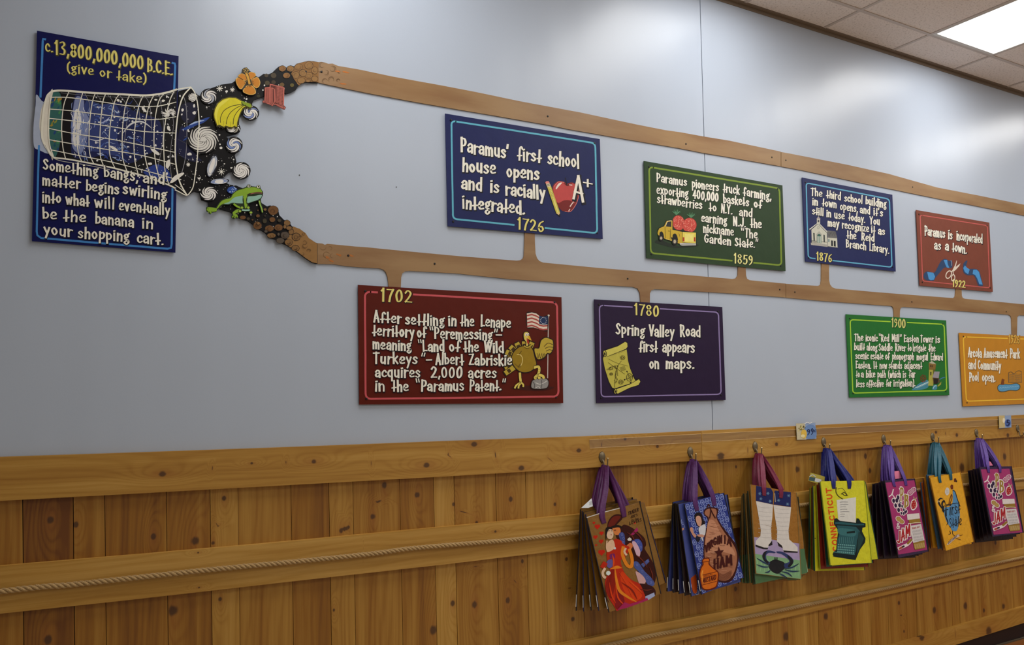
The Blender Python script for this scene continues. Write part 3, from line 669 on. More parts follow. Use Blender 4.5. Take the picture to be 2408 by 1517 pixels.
# ---- 2  1726
pl=plaque(P("1047,267 1410.5,327 1417.5,562 1053,532"),(26,33,78),'dark blue plaque with an apple and pencil hanging under the upper strip')
c=Cv(PF,1020,240,.23729); rborder(c,(84,156,176),[(175,185),(1600,408),(1620,1300),(190,1158)],17,45,(2,795,1105)); c.build('painted_border',pl)
c=Cv(PF,1020,240,.23729)
write(c,[[("Paramus'",268,488,742,560),("first",830,570,1062,596),("school",1130,606,1440,654)],[("house",283,682,612,714),("opens",722,742,1042,770)],[("and",275,858,475,878),("is",560,892,645,902),("racially",712,915,1100,962)],[("integrated.",285,1050,900,1112)]],128)
c.build('lettering',pl)
c=Cv(PF,1020,240,.23729); c.text("1726",832,1255,1092,1290,112,YEL,(14,12,30),wt=.17,wh=.5,jit=.01); c.build('date_lettering',pl)
c=Cv(PF,1020,240,.23729)
c.poly((104,24,22),"1180,830 1230,785 1290,790 1320,810 1370,795 1425,830 1445,900 1425,980 1390,1050 1345,1090 1300,1085 1262,1070 1210,1000 1180,910",1)
c.poly((168,62,60),"1186,840 1235,792 1290,798 1320,815 1370,802 1415,835 1432,900 1400,1000 1350,975 1290,975 1230,1000 1195,930",1)
c.line((196,110,104),"1190,840 1232,792 1292,796",5); c.line((196,110,104),"1425,835 1440,900 1420,990 1380,1060 1345,1088 1300,1082",5)
c.poly((96,20,18),"1285,800 1325,815 1372,802 1350,825 1318,832",1); c.line((18,12,16),"1318,825 1312,790 1305,752",9,1)
c.poly((212,196,186),"1210,850 1240,805 1272,800 1240,835 1215,865",1); c.line((208,190,180),"1345,820 1370,824",9,0); c.line((208,188,180),"1352,1035 1368,1010 1385,990",10); c.line((208,188,180),"1338,1080 1348,1062",9,0)
c.poly((16,14,14),"1100,795 1112,785 1140,786 1156,820 1254,1100 1252,1140 1212,1108 1112,830")
c.poly((178,168,72),"1125,842 1162,832 1250,1092 1215,1104"); c.poly((200,192,110),"1142,838 1152,835 1238,1095 1228,1100")
c.poly((186,178,150),"1112,812 1148,800 1162,832 1125,845"); c.line((60,56,50),"1116,822 1152,810",4,0); c.line((60,56,50),"1120,834 1158,822",4,0)
c.poly((196,120,112),"1106,795 1116,785 1138,784 1148,800 1112,812"); c.poly((198,170,120),"1215,1104 1250,1092 1250,1125"); c.poly((20,18,18),"1240,1114 1250,1110 1252,1138")
for i in range(7): c.line((70,64,20),[(1150+i*5,870+i*14),(1160+i*5,866+i*14)],3,0)
c.text("A",1375,950,1490,990,235,WHT,(14,12,24),wt=.11,jit=0); c.text("+",1480,850,1572,870,120,WHT,(14,12,24),wt=.15,jit=0)
c.build('apple_picture',pl)
# ---- 3  1702
pl=plaque(P("842,670 1320.5,699 1324.5,948 845,951.5"),(80,18,3),'wide dark red plaque with a flag-holding turkey below the lower strip')
c=Cv(PF,820,640,.22425); rborder(c,(176,74,80),[(170,205),(2185,318),(2200,1305),(178,1330)],20,60,(0,300,680)); c.build('painted_border',pl)
c=Cv(PF,820,640,.22425,base=.003)
write(c,[[("After",262,520,548,535),("settling",595,545,1000,562),("in",1045,556,1128,560),("the",1172,560,1312,566),("Lenape",1385,568,1695,585)],
 [("territory",250,665,685,680),("of",718,682,812,686),('`Peremessing"',845,690,1560,712),("-",1545,702,1605,706)],
 [("meaning",252,805,655,822),('`Land',722,826,1000,830),("of",1055,830,1165,832),("the",1208,834,1360,836),("Wild",1420,838,1625,842)],
 [("Turkeys",258,955,718,965),('"-',752,965,868,968),("Albert",912,965,1205,970),("Zabriskie",1262,972,1708,976)],
 [("acquires",278,1098,748,1104),("2,000",862,1105,1188,1106),("acres",1255,1108,1545,1110)],
 [("in",275,1245,378,1247),("the",455,1248,625,1250),('`Paramus',700,1248,1208,1244),('Patent."',1268,1244,1648,1238)]],112)
c.build('lettering',pl)
c=Cv(PF,820,640,.22425); c.text("1702",338,300,660,322,128,YEL,(30,12,8),wt=.17,wh=.5,jit=.01); c.build('date_lettering',pl)
c=Cv(PF,820,640,.22425,step=.00004)
OL=(30,14,8); TK=(134,108,20); T2=(168,146,50); PA=(196,178,84)
c.poly((56,14,8),"1690,1215 1800,1235 1960,1245 2100,1235 2150,1205 2000,1200 1830,1190",1)
c.line((176,170,164),"2095,455 2090,800 2086,1110",9,0); c.ell((190,184,176),2096,455,11)
c.poly(OL,"1862,430 1920,418 1970,430 2000,455 2040,465 2092,460 2088,610 2040,615 1985,600 1940,585 1870,585",1)
c.poly((200,186,172),"1868,434 1920,423 1968,435 2000,460 2040,470 2086,465 2083,604 2040,608 1985,594 1940,579 1874,580")
for i in range(4):
    y=448+i*38; c.poly((150,62,56),[(1869,y),(1920,y-11),(1965,y+3),(2000,y+24),(2040,y+34),(2085,y+30),(2085,y+46),(2040,y+50),(2000,y+40),(1965,y+19),(1920,y+5),(1869,y+16)])
c.poly((24,42,78),"1998,458 2040,468 2088,462 2086,548 2040,552 1996,540")
for i in range(13): a=i*2*math.pi/13; c.ell((200,200,200),2042+30*math.cos(a),508+34*math.sin(a),4,4,0,6)
# tail fan
for i in range(9):
    a=math.radians(-70-i*22); x1,y1=1850+215*math.cos(a)*.98,900+175*math.sin(a)*.95
    if i>6: x1,y1=(1640,1000) if i==7 else (1645,1060)
    c.line(OL,[(1850,920),(x1,y1)],64,0); 
    c.line(T2,[(1850,920),(x1+(1850-x1)*.04,y1+(920-y1)*.04)],52,0)
    c.line((60,44,14),[(x1+(1850-x1)*.16,y1+(920-y1)*.16),(x1+(1850-x1)*.2,y1+(920-y1)*.2)],40,0)
c.poly(OL,"1700,900 1735,820 1800,775 1880,770 1930,800 1960,900 1975,960 1960,1010 1900,1050 1830,1058 1770,1035 1720,980",1)
c.poly(TK,"1710,900 1742,828 1803,783 1878,778 1923,805 1950,900 1966,960 1950,1003 1897,1041 1832,1049 1776,1027 1730,975",1)
c.line((196,178,110),"1765,865 1800,868 1822,905 1815,960 1790,1000",7); c.line(OL,"1790,860 1812,828",5,0)
for i in range(4): c.line((92,70,12),[(1740+i*12,960+i*12),(1775+i*8,985+i*5),(1800,960+i*8)],5)
# wing
c.poly(OL,"1940,800 1990,790 2010,715 2060,680 2120,695 2150,720 2150,800 2120,860 2085,860 2060,900 2000,925 1965,905",1)
c.poly(T2,"1948,806 1998,798 2018,722 2062,690 2115,703 2140,725 2142,798 2114,850 2080,850 2052,890 2002,912 1972,898",1)
for q in ("2050,780 2090,745 2140,760","2060,800 2100,785 2145,790","2070,830 2100,815 2135,820"): c.line(OL,q,6)
for x in (1985,2010,2035,2058): c.line(OL,[(x-10,850),(x,905),(x+10,860)],5)
# head
c.poly(OL,"1830,640 1860,620 1890,630 1898,680 1885,730 1888,775 1850,775 1856,740 1832,700",1); c.poly(PA,"1837,645 1860,628 1884,637 1890,680 1878,730 1880,770 1860,770 1863,735 1840,700",1)
c.ell((206,200,190),1862,655,12,17); c.ell((206,200,190),1883,653,9,15); c.ell(OL,1866,660,4,6); c.ell(OL,1884,658,4,6)
c.poly((190,146,30),"1880,670 1898,668 1918,718 1896,712 1882,690"); c.poly((150,40,26),"1866,690 1880,700 1892,740 1880,760 1868,730")
c.line(T2,"1842,775 1865,790 1890,785 1915,768",14); c.line(OL,"1840,785 1870,800 1895,792",4)
# legs
c.line(OL,"1795,1060 1798,1110 1805,1150",34,0); c.line(PA,"1795,1060 1798,1110 1805,1155",24,0)
for q in ("1800,1160 1760,1185 1742,1215","1805,1165 1785,1190 1780,1215","1812,1160 1830,1180 1830,1200"): c.line(OL,q,26); c.line(PA,q,18)
c.line(OL,"1950,1000 1990,990 2000,1030 1985,1080",36,1); c.line(PA,"1950,1000 1990,992 1998,1030 1985,1085",26,1)
c.poly(OL,"1915,1220 1912,1160 1935,1125 2000,1108 2070,1110 2100,1140 2098,1190 2075,1222 2000,1232",1); c.poly((128,126,124),"1922,1214 1920,1162 1940,1132 2000,1116 2066,1118 2092,1145 2090,1188 2070,1214 2000,1224",1)
c.line((190,188,184),"1960,1160 2000,1175 2040,1165 2080,1140",6); c.line((60,58,58),"2020,1130 2025,1180 2015,1222",6); c.line((60,58,58),"1930,1150 1950,1180 1945,1215",6); c.line((190,188,184),"1960,1215 1990,1200 2010,1222",5)
for q in ("1975,1085 1955,1105 1960,1115","1990,1080 1995,1100 2000,1112","2000,1078 2035,1090 2045,1110"): c.line(OL,q,36); c.line(PA,q,27)
for i in range(3): c.line((150,132,54),[(1985-i*2,1020+i*22),(2005-i*2,1022+i*22)],4,0)
c.build('turkey_picture',pl)
# ---- 4  1780
pl=plaque(P("1397.5,704 1698.5,722 1706.5,941 1403,948"),(36,22,50),'dark purple plaque with a yellow scroll map below the lower strip')
c=Cv(PF,1370,670,.1978); rborder(c,(124,110,154),[(200,242),(1615,325),(1648,1300),(222,1330)],15,50,(0,590,922)); c.build('painted_border',pl)
c=Cv(PF,1370,670,.1978)
write(c,[[("Spring",395,582,735,608),("Valley",790,605,1085,622),("Road",1160,612,1398,616)],[("first",672,790,888,796),("appears",950,800,1330,804)],[("on",795,990,908,994),("maps.",990,995,1325,998)]],130)
c.build('lettering',pl)
c=Cv(PF,1370,670,.1978); c.text("1780",620,350,905,378,128,YEL,(18,10,26),wt=.16,wh=.5,jit=.01); c.build('date_lettering',pl)
c=Cv(PF,1370,670,.1978)
MP=(172,164,70); MO=(22,14,20)
c.poly(MO,"240,800 262,765 420,720 500,670 535,680 540,740 520,765 545,900 570,990 620,1110 680,1110 692,1150 670,1195 560,1230 420,1300 370,1290 310,1170 260,1000 236,880")
c.poly(MP,"250,855 524,768 540,900 563,990 612,1112 635,1150 380,1232 352,1220 315,1150 266,1000 243,880")
c.poly((184,176,82),"268,780 420,730 505,678 530,690 534,735 515,760 430,795 290,852 262,830",0); c.line(MO,"290,855 430,798 525,765",5)
c.poly((184,176,82),"385,1245 560,1185 670,1122 686,1150 664,1190 560,1222 420,1292 388,1280",0); c.line(MO,"380,1238 560,1180 665,1118",5)
c.ell(MO,265,815,22,42,-10); c.ell(MP,264,815,15,34,-10); c.ell(MO,264,822,9,20,-10); c.ell(MO,392,1265,20,34,10); c.ell(MP,392,1265,14,27,10); c.ell(MO,394,1268,8,16,10)
c.line((70,62,24),"305,925 500,1060",4,0); c.line((70,62,24),"460,905 405,1000 380,1180 385,1220",5); c.line((110,102,44),"310,880 400,925 540,965",4)
for (x,y,r) in ((475,865,30),(455,1155,32),(340,1060,20)):
    for i in range(7): a=i*.9; c.ring((60,52,20),x+r*.7*math.cos(a),y+r*.55*math.sin(a),r*.35,r*.35,3.5,n=8)
for i in range(24): x=290+random.random()*130; c.ring((60,52,20),x,1000-(x-290)*.2+random.uniform(-18,18),8,7,3,n=6)
for i in range(18): y=1010+i*9; c.ring((60,52,20),395+random.uniform(-22,22),y,7,6,3,n=6)
c.ring((50,44,18),558,1100,36,44,6); c.line((50,44,18),"530,1030 585,1165",4,0); c.line((50,44,18),"500,1128 610,1080",4,0); c.ring((50,44,18),558,1100,18,22,4)
for p in P("528,1028 500,1128 600,1080 570,1162"): c.ell(MO,p[0],p[1],9,9,0,6)
for i in range(7): c.line((90,82,36),[(440+i*3,985+i*7),(500+i*3,965+i*7)],2.5,0)
for i in range(9): c.line((90,82,36),[(350+i*18,840-i*6),(356+i*18,822-i*6)],3,0)
c.build('map_picture',pl)
# ---- 5  1859
pl=plaque(P("1514.5,378.5 1840,436 1847.5,637.5 1520.5,607"),(38,58,34),'dark green plaque with a yellow pickup truck full of strawberries')
c=Cv(PF,1480,360,.19773); rborder(c,(108,130,40),[(235,165),(1785,420),(1810,1335),(255,1190)],19,50,(2,1220,1480)); c.build('painted_border',pl)
c=Cv(PF,1480,360,.19773)
write(c,[[("Paramus",325,335,682,392),("pioneers",745,408,1062,455),("truck",1115,462,1308,492),("farming,",1355,502,1685,560)],
 [("exporting",325,478,700,530),("400,000",755,538,1058,578),("baskets",1118,588,1420,632),("of",1482,640,1575,655)],
 [("strawberries",330,590,865,668),("to",948,684,1036,694),("N.Y.",1092,702,1222,728),("and",1308,742,1460,760)],
 [("earning",855,812,1158,850),("N.J.",1235,862,1382,880),("the",1440,880,1570,895)],[("nickname",880,940,1240,980),('`The',1325,996,1520,1012)],[("Garden",892,1062,1208,1098),('State."',1255,1106,1535,1132)]],101,wt=.18)
c.build('lettering',pl)
c=Cv(PF,1480,360,.19773); c.text("1859",1245,1305,1468,1335,112,(206,200,130),(16,24,14),wt=.14,wh=.55,jit=.01); c.build('date_lettering',pl)
c=Cv(PF,1480,360,.19773)
TY=(176,148,40); TL=(200,184,80); BK=(14,14,12)
c.poly((22,32,20),"300,1060 360,1030 520,1090 640,1110 800,1085 800,1110 560,1130 380,1090",1)
for cx,cy,rx,ry,a in ((585,830,72,88,-12),(715,858,82,86,18)):
    c.ell((110,30,24),cx,cy,rx+4,ry+4,a,20); c.ell((178,64,54),cx,cy,rx,ry,a,20)
random.seed(3)
for cx,cy,rx,ry in ((585,830,64,80),(715,858,74,78)):
    for i in range(44):
        a=random.random()*6.28; r=random.random()**.5; c.ell((206,140,120),cx+rx*r*math.cos(a),cy+ry*r*math.sin(a),4,5,0,6)
for x,y in ((560,720),(735,755)):
    for i in range(8): a=-2.6+i*.32; c.line((50,96,64) if i%2 else (92,140,104),[(x,y+20),(x+25*math.cos(a),y+12*math.sin(a)),(x+58*math.cos(a),y+45*math.sin(a)-4)],7,1,taper=1)
c.poly(BK,"335,930 350,890 410,865 440,800 520,795 520,905 795,945 798,1085 620,1105 600,1085 430,1030 380,1000",0)
c.poly(TY,"342,932 356,895 412,872 445,806 512,802 512,912 640,935 640,1075 604,1080 435,1022 380,990")
c.poly((36,38,40),"430,872 455,818 500,812 498,880"); c.line((206,196,160),"432,868 456,812 502,804",5)
c.poly(TL,"632,935 792,945 790,1072 632,1062"); c.poly((206,196,110),"660,960 764,965 762,1054 660,1048"); c.line(BK,"632,935 632,1065",4,0); c.line(BK,"515,910 632,935 795,945",4,0)
for x in (636,768): c.poly((150,40,20),[(x,1000),(x+18,1002),(x+18,1052),(x,1050)]); 
c.poly((150,150,146),"600,1070 792,1078 792,1098 625,1104 600,1090"); c.line((206,204,200),"600,1072 790,1080",6,0)
for cx,cy,r in ((385,940,48),(545,965,56)): c.ell(BK,cx,cy+22,r*.95,r*1.05,0,18); c.poly(TY,[(cx-r,cy+20),(cx-r*.8,cy-r*.5),(cx-r*.1,cy-r*.85),(cx+r*.6,cy-r*.5),(cx+r*.9,cy+30),(cx+r*.7,cy+80),(cx+r*.4,cy+20),(cx,cy-8),(cx-r*.5,cy+5),(cx-r*.6,cy+40)],1)
for cx,cy,r in ((378,1012,30),(540,1052,36)): c.ell(BK,cx,cy,r,r*1.2,0,16); c.ell((120,112,100),cx,cy,r*.55,r*.72,0,14); c.ell((190,180,150),cx,cy,r*.32,r*.42,0,12); c.ell(BK,cx,cy,r*.12,r*.16,0,8)
c.line(BK,"425,880 430,1020",3,0); c.line(BK,"490,905 485,1035 432,1020",3,0); c.line(BK,"462,925 480,928",4,0); c.line((206,190,100),"430,1020 500,1040",5,0)
c.build('truck_picture',pl)
# ---- 6  1876
pl=plaque(P("1886.3,417.5 2098.5,458 2106.5,638.5 1894.5,615"),(28,35,80),'dark blue plaque with a white schoolhouse and bell tower')
c=Cv(PF,1860,390,.178); rborder(c,(84,150,178),[(200,225),(1300,440),(1335,1340),(228,1215)],16,45,(2,320,552)); c.build('painted_border',pl)
c=Cv(PF,1860,390,.178)
write(c,[[("The",262,388,410,408),("third",470,418,655,448),("school",705,465,942,500),("building",985,502,1258,555)],
 [("in",282,512,355,522),("town",412,528,602,560),("opens,",648,580,880,612),("and",912,618,1042,640),("it's",1092,650,1212,668)],
 [("still",280,638,428,660),("in",470,668,530,678),("use",575,692,705,708),("today.",760,718,978,752),("You",1042,768,1172,782)],
 [("may",485,795,632,812),("recognize",675,822,1030,875),("it",1062,880,1112,888),("as",1152,900,1240,912)],[("the",738,955,860,970),("Reid",930,980,1100,1002)],[("Branch",728,1075,992,1110),("Library.",1038,1115,1295,1160)]],99,wt=.18)
c.build('lettering',pl)
c=Cv(PF,1860,390,.178); c.text("1876",340,1245,540,1275,108,YEL,(10,12,34),wt=.16,wh=.5,jit=.01); c.build('date_lettering',pl)
c=Cv(PF,1860,390,.178)
WB=(178,178,164); GL=(60,62,66)
c.poly((150,148,140),"265,1045 262,1015 485,1040 485,1072"); c.poly(WB,"270,845 362,765 475,885 482,1040 275,1018"); c.line(GL,"250,845 360,760 482,885",14,0); c.line((200,200,190),"248,838 360,752 486,880",11,0)
c.poly(WB,"342,700 385,700 385,770 342,770"); c.poly(GL,"352,715 374,715 374,745 352,745"); c.poly((150,140,140),"335,702 362,668 392,702"); c.line((190,188,180),"362,640 362,675",4,0)
c.poly((92,92,92),"478,852 590,868 612,955 485,948"); 
for i in range(20): c.line((60,60,62),[(490+i*5.6,870+random.random()*60),(500+i*5.6,866+random.random()*60)],3,0)
c.poly(WB,"484,948 610,958 615,1078 486,1060"); c.poly((20,24,30),"530,985 553,988 555,1062 532,1060"); c.poly((20,24,30),"565,990 590,992 592,1068 567,1064"); c.poly((110,130,130),"490,968 510,970 510,1008 490,1006"); c.line((120,120,116),"484,1065 620,1080",6,0)
c.poly((26,36,36),"295,885 312,888 316,990 300,988"); c.poly((26,36,36),"430,910 446,914 448,1010 434,1008")
c.poly((150,150,140),"330,910 372,862 412,912 404,925 340,918"); c.poly((30,80,70),"345,925 355,905 372,900 390,908 398,928"); c.poly((150,160,150),"340,928 402,932 404,1022 344,1015"); c.line((40,100,90),"372,930 374,1018",4,0); c.line((40,100,90),"345,930 347,1012",3,0); c.line((40,100,90),"400,934 402,1020",3,0); c.ring((110,112,108),362,815,12,20,3)
for i in range(9): c.line(GL,[(272+i*8,985+i*1.2),(273+i*8,1015+i)],2,0)
c.line(GL,"268,985 345,995",3,0); c.line(GL,"404,1000 482,1010",3,0)
c.build('schoolhouse_picture',pl)
# ---- 7  1922
pl=plaque(P("2154.6,493.8 2326.5,523.5 2334.8,686.5 2163,671.5"),(112,60,46),'small brown-red plaque with a cut blue ribbon and scissors')
c=Cv(PF,2128,470,.1516); rborder(c,(170,80,76),[(235,235),(1280,400),(1315,1365),(275,1260)],14,40,(2,735,935)); c.build('painted_border',pl)
c=Cv(PF,2128,470,.1516)
write(c,[[("Paramus",308,545,620,590),("is",672,600,735,610),("incorporated",800,622,1200,675)],[("as",458,768,555,772),("a",625,780,675,784),("town.",735,795,955,832)]],140,wt=.18)
c.build('lettering',pl)
c=Cv(PF,2128,470,.1516); c.text("1922",740,1345,935,1365,110,YEL,(60,24,16),wt=.17,wh=.5,jit=.01); c.build('date_lettering',pl)
c=Cv(PF,2128,470,.1516)
DB=(40,60,92); BB=(66,128,180)
c.poly(DB,"290,1200 300,1140 345,1110 440,1130 480,1100 540,980 590,925 640,920 690,950 730,940 735,1040 690,1060 640,1050 600,1060 540,1130 480,1200 450,1250 400,1255 330,1245",1)
c.poly(BB,"345,1120 440,1130 468,1190 450,1240 400,1248 370,1230",0); c.poly(BB,"600,932 655,930 665,1000 690,1055 650,1050 630,1010",0); c.line((150,156,160),"712,935 722,980 722,1020",6)
c.poly(DB,"970,940 910,985 900,1080 920,1140 980,1170 1060,1170 1100,1230 1140,1330 1210,1330 1190,1240 1160,1130 1120,1080 1060,1070 990,1070 950,1030",1)
c.poly(BB,"930,1015 905,1060 930,1120 980,1155 1005,1080 965,1055",0); c.poly(BB,"1060,1085 1110,1082 1150,1120 1175,1220 1205,1315 1155,1310 1120,1220 1090,1165 1050,1150",0)
c.poly((196,186,172),"740,1085 775,1015 805,932 805,960 785,1050 760,1095"); c.poly((196,186,172),"750,1095 800,1030 862,985 840,1030 790,1085 760,1110")
c.ring((200,190,176),678,1160,38,62,14,25); c.ring((200,190,176),748,1210,26,50,13,5); c.line((200,190,176),"715,1120 750,1090",14,0); c.line((200,190,176),"745,1100 750,1160",13,0)
c.build('ribbon_picture',pl)
# ---- 8  1900
pl=plaque(P("1989.5,739 2225,753.5 2232.5,929.5 1998,935"),(34,100,42),'bright green plaque with a stone mill tower over water')
c=Cv(PF,1970,710,.18189); rborder(c,(140,180,50),[(160,230),(1375,290),(1410,1145),(195,1180)],15,45,(0,680,900)); c.build('painted_border',pl)
c=Cv(PF,1970,710,.18189)
write(c,[[("The",215,500,330,502),("iconic",362,505,515,508),('`Red',530,510,662,512),('Mill"',700,514,825,516),("Easton",858,518,1045,522),("Tower",1068,523,1235,526),("is",1265,528,1320,530)],
 [("built",212,620,348,624),("along",375,628,510,630),("Saddle",530,630,708,632),("River",745,633,878,634),("to",905,634,952,636),("Irrigate",972,636,1140,638),("the",1175,638,1262,640)],
 [("scenic",228,738,402,740),("estate",425,742,588,744),("of",615,744,668,745),("phonograph",705,746,985,748),("mogul",1020,750,1165,752),("Edward",1205,754,1358,756)],
 [("Easton.",235,858,430,862),("It",465,862,508,862),("now",542,862,635,863),("stands",660,863,830,864),("adjacent",862,864,1088,864)],
 [("to",238,975,285,976),("a",300,976,332,977),("bike",365,978,482,978),("path",515,978,620,978),("(which",655,978,815,978),("is",842,978,882,977),("far",922,976,1002,975)],
 [("less",240,1102,345,1102),("effective",370,1100,592,1098),("for",628,1096,692,1095),("irrigation).",722,1094,1000,1090)]],90,wt=.18,sh=(12,36,16))
c.build('lettering',pl)
c=Cv(PF,1970,710,.18189); c.text("1900",698,322,875,340,112,(190,186,110),(14,50,22),wt=.15,wh=.5,jit=.01); c.build('date_lettering',pl)
c=Cv(PF,1970,710,.18189)
c.poly((60,120,140),"960,1140 1010,1090 1060,1050 1120,1020 1160,1010 1180,1060 1160,1110 1080,1135",1); c.poly((60,120,140),"1220,1130 1240,1080 1280,1075 1280,1130",1)
for i in range(14): x=990+i*13; c.line((170,196,200),[(x,1120-i*6),(x+25,1105-i*6),(x+50,1115-i*6)],6,1,taper=1)
c.line((170,196,200),"1235,1120 1250,1090 1275,1085",8); c.line((60,110,150),"1310,1010 1350,985 1390,975",12,1,taper=1)
c.poly((116,90,44),"1175,790 1225,800 1270,805 1262,875 1180,880"); c.poly((160,160,140),"1180,790 1215,762 1275,805 1225,800"); c.poly((60,40,24),"1195,815 1208,817 1206,842 1194,840"); c.poly((60,40,24),"1215,818 1228,820 1226,845 1214,843")
c.poly((150,146,60),"1180,878 1232,880 1235,1080 1172,1076"); c.poly((80,84,30),"1232,880 1262,876 1258,920 1235,960"); c.poly((26,26,24),"1196,905 1212,906 1210,950 1198,950")
c.poly((80,60,40),"1225,980 1310,985 1320,1040 1240,1060"); c.poly((132,128,136),"1222,978 1250,900 1318,902 1305,985"); c.poly((30,24,20),"1240,990 1300,995 1290,1060 1245,1060"); c.poly((140,140,50),"1285,1090 1340,1030 1335,1070 1300,1095"); c.poly((150,150,70),"1165,1065 1235,1068 1235,1085 1165,1082")
for i in range(7): c.line((110,50,32),[(1105,990),(1105+40*math.cos(i*.9),990+50*math.sin(i*.9))],6,0)
c.ring((110,50,32),1105,990,34,44,6)
c.build('mill_picture',pl)
# ---- 9  1926
pl=plaque(P("2255.6,782.5 2520,797 2530,945 2265,955.8"),(176,120,34),'orange plaque with a blue swimming pool at the right edge of the photo')
c=Cv(PF,1970,710,.18189); rborder(c,(206,166,50),[(1622,452),(2960,500),(3000,1235),(1662,1285)],14,45,(0,2195,2365)); c.build('painted_border',pl)
c=Cv(PF,1970,710,.18189)
write(c,[[("Arcola",1685,712,1860,716),("Amusement",1890,716,2190,722),("Park",2228,724,2352,726)],[("and",1688,866,1785,868),("Community",1815,870,2108,878)],[("Pool",1702,1024,1820,1026),("open.",1868,1028,2035,1032)]],114,wt=.18,sh=(120,84,30))
c.build('lettering',pl)
c=Cv(PF,1970,710,.18189); c.text("1926",2212,532,2352,540,108,(196,158,70),(116,82,26),wt=.14,wh=.6,jit=.01); c.build('date_lettering',pl)
c=Cv(PF,1970,710,.18189)
c.poly((70,64,40),"2062,1110 2085,1070 2150,1060 2230,1062 2310,1050 2358,1075 2355,1125 2310,1152 2230,1148 2150,1166 2085,1160",1); c.poly((78,134,170),"2070,1110 2092,1076 2150,1068 2230,1070 2308,1058 2348,1080 2346,1120 2306,1142 2230,1138 2150,1156 2090,1150",1)
for i in range(8): c.line((140,176,196),[(2090+i*32,1120-i*3),(2105+i*32,1108-i*3),(2120+i*32,1118-i*3)],5,1,taper=1)
c.poly((104,56,22),"2108,1072 2120,1000 2125,990 2145,1000 2165,1012 2150,1015 2150,1075"); 
c.line((104,80,48),"2205,920 2240,905 2280,930 2310,900 2345,890 2375,900",8); c.line((104,80,48),"2205,920 2208,1040",6,0); c.line((104,80,48),"2375,900 2378,1040",6,0); c.line((104,80,48),"2205,1040 2380,1038",8,0)
for i in range(11): c.line((120,96,60),[(2212+i*16,925+8*math.sin(i)),(2214+i*16,1038)],4,0)
for i in range(3): c.line((120,96,60),[(2205,950+i*28),(2260,935+i*30),(2320,955+i*25),(2378,930+i*32)],4)
c.build('pool_picture',pl)
# ================================================================ GALAXY BOARD with cobbled arms
gp=P("""420,214 450.5,206.5 455,214 466,224 472,226.5 480,217 495,208 520,199 545,195.5 556,188 600,184 610,180.5 620,173.5 632,174.5 640,171 649,162 655,157 664,153.5 674,159 683,153.5 691.5,156 697,150 716,145 726,143 738,144 748.2,146
748.2,194.5 733,194 720,192.5 708,197 700,204 696,211 684,217.5 673,220.5 664,216 640,225 620,226.5 608,231 598,234.5 593,243 593,252 580,262 563,275 562,292 566,302 564,310 556,315 545,317 531,320 536,325 549,334 556,360 552,364 556,381 549,402 539,405 533,410 526,417 519,421 539,434 556,436.5 566,441 600,450 610,470 616,478 628,485.5 635,483 648,488 655,497 657,506 667,516.5 681,524.5 687,532.5 704.5,538 718,548 726,560 737,568 746,572
746,620.5 734,617.5 716,605.5 700.5,593.5 683,581.5 671,575 665,573 649,563 631.5,559 627.5,550 615.5,542 604,538 594,527 582,518.5 572,516.5 562,512.5 542,498.5 517,491.5 491,485 489,475 474,470 469,453 457,449.5 447,456 440,460 431,457 417,448""")
GB=mat('space_paint',(8,7,9),.45,g=1.4,var=.2,bs=10); GB.node_tree.nodes['Principled BSDF'].inputs['Specular IOR Level'].default_value=.2
gb=cut('galaxy_board',gp,'irregular black star-painted board with two cobbled arms beside the tall navy plaque','sign',y=-.0092,mt=GB,part='board')
GF=wally(-.0092)
c=Cv(GF,400,130,.19777,step=.00004)
c.poly((18,20,52),"120,860 200,900 330,1200 380,1250 250,1260 90,1150",1); c.poly((20,20,44),"130,600 260,560 330,650 250,800 140,760",1)
for q in ("95,1000 215,1060","80,1180 330,1270","90,1370 200,1430 260,1470"): c.line((70,70,76),q,4)
c.line((130,130,134),"150,470 190,600 200,900 185,1200 130,1430",7); 
c.poly((34,62,130),"140,880 230,830 330,780 470,735 400,800 300,840 220,880 150,890",1); c.line((150,170,205),"230,830 310,795 400,775",20,1,taper=1); c.line((40,70,140),"160,1010 210,980 215,960",24,1,taper=1)
random.seed(5)
outline=[((x-400)/.19777,(y-130)/.19777) for x,y in gp]
def inside(x,y):
    r=False;n=len(outline)
    for i in range(n):
        (x1,y1),(x2,y2)=outline[i],outline[(i+1)%n]
        if (y1>y)!=(y2>y) and x<(x2-x1)*(y-y1)/(y2-y1)+x1: r=not r
    return r
cnt=0
while cnt<260:
    x,y=random.uniform(60,1550),random.uniform(330,2050)
    if inside(x,y) and inside(x+14,y) and inside(x-14,y) and inside(x,y+12):
        r=random.choice([3,3,4,4,5,7,10]); c.ell((206,204,198),x,y,r,r*random.uniform(.7,1.4),0,7,.2); cnt+=1
for x,y,r in ((590,395,36),(610,1385,40),(215,1300,22),(740,410,26)):
    for a in (0,45,90,135): c.line((208,206,196),[(x-r*math.cos(math.radians(a)),y-r*math.sin(math.radians(a))),(x+r*math.cos(math.radians(a)),y+r*math.sin(math.radians(a)))],7,0)
for x,y,rx,ry in ((285,600,14,22),(288,685,22,20),(148,650,14,20),(672,430,16,14),(908,518,12,12),(605,1100,16,16),(230,1175,30,18),(345,1465,18,12)): c.ell((206,204,198),x,y,rx,ry,0,9,.15)
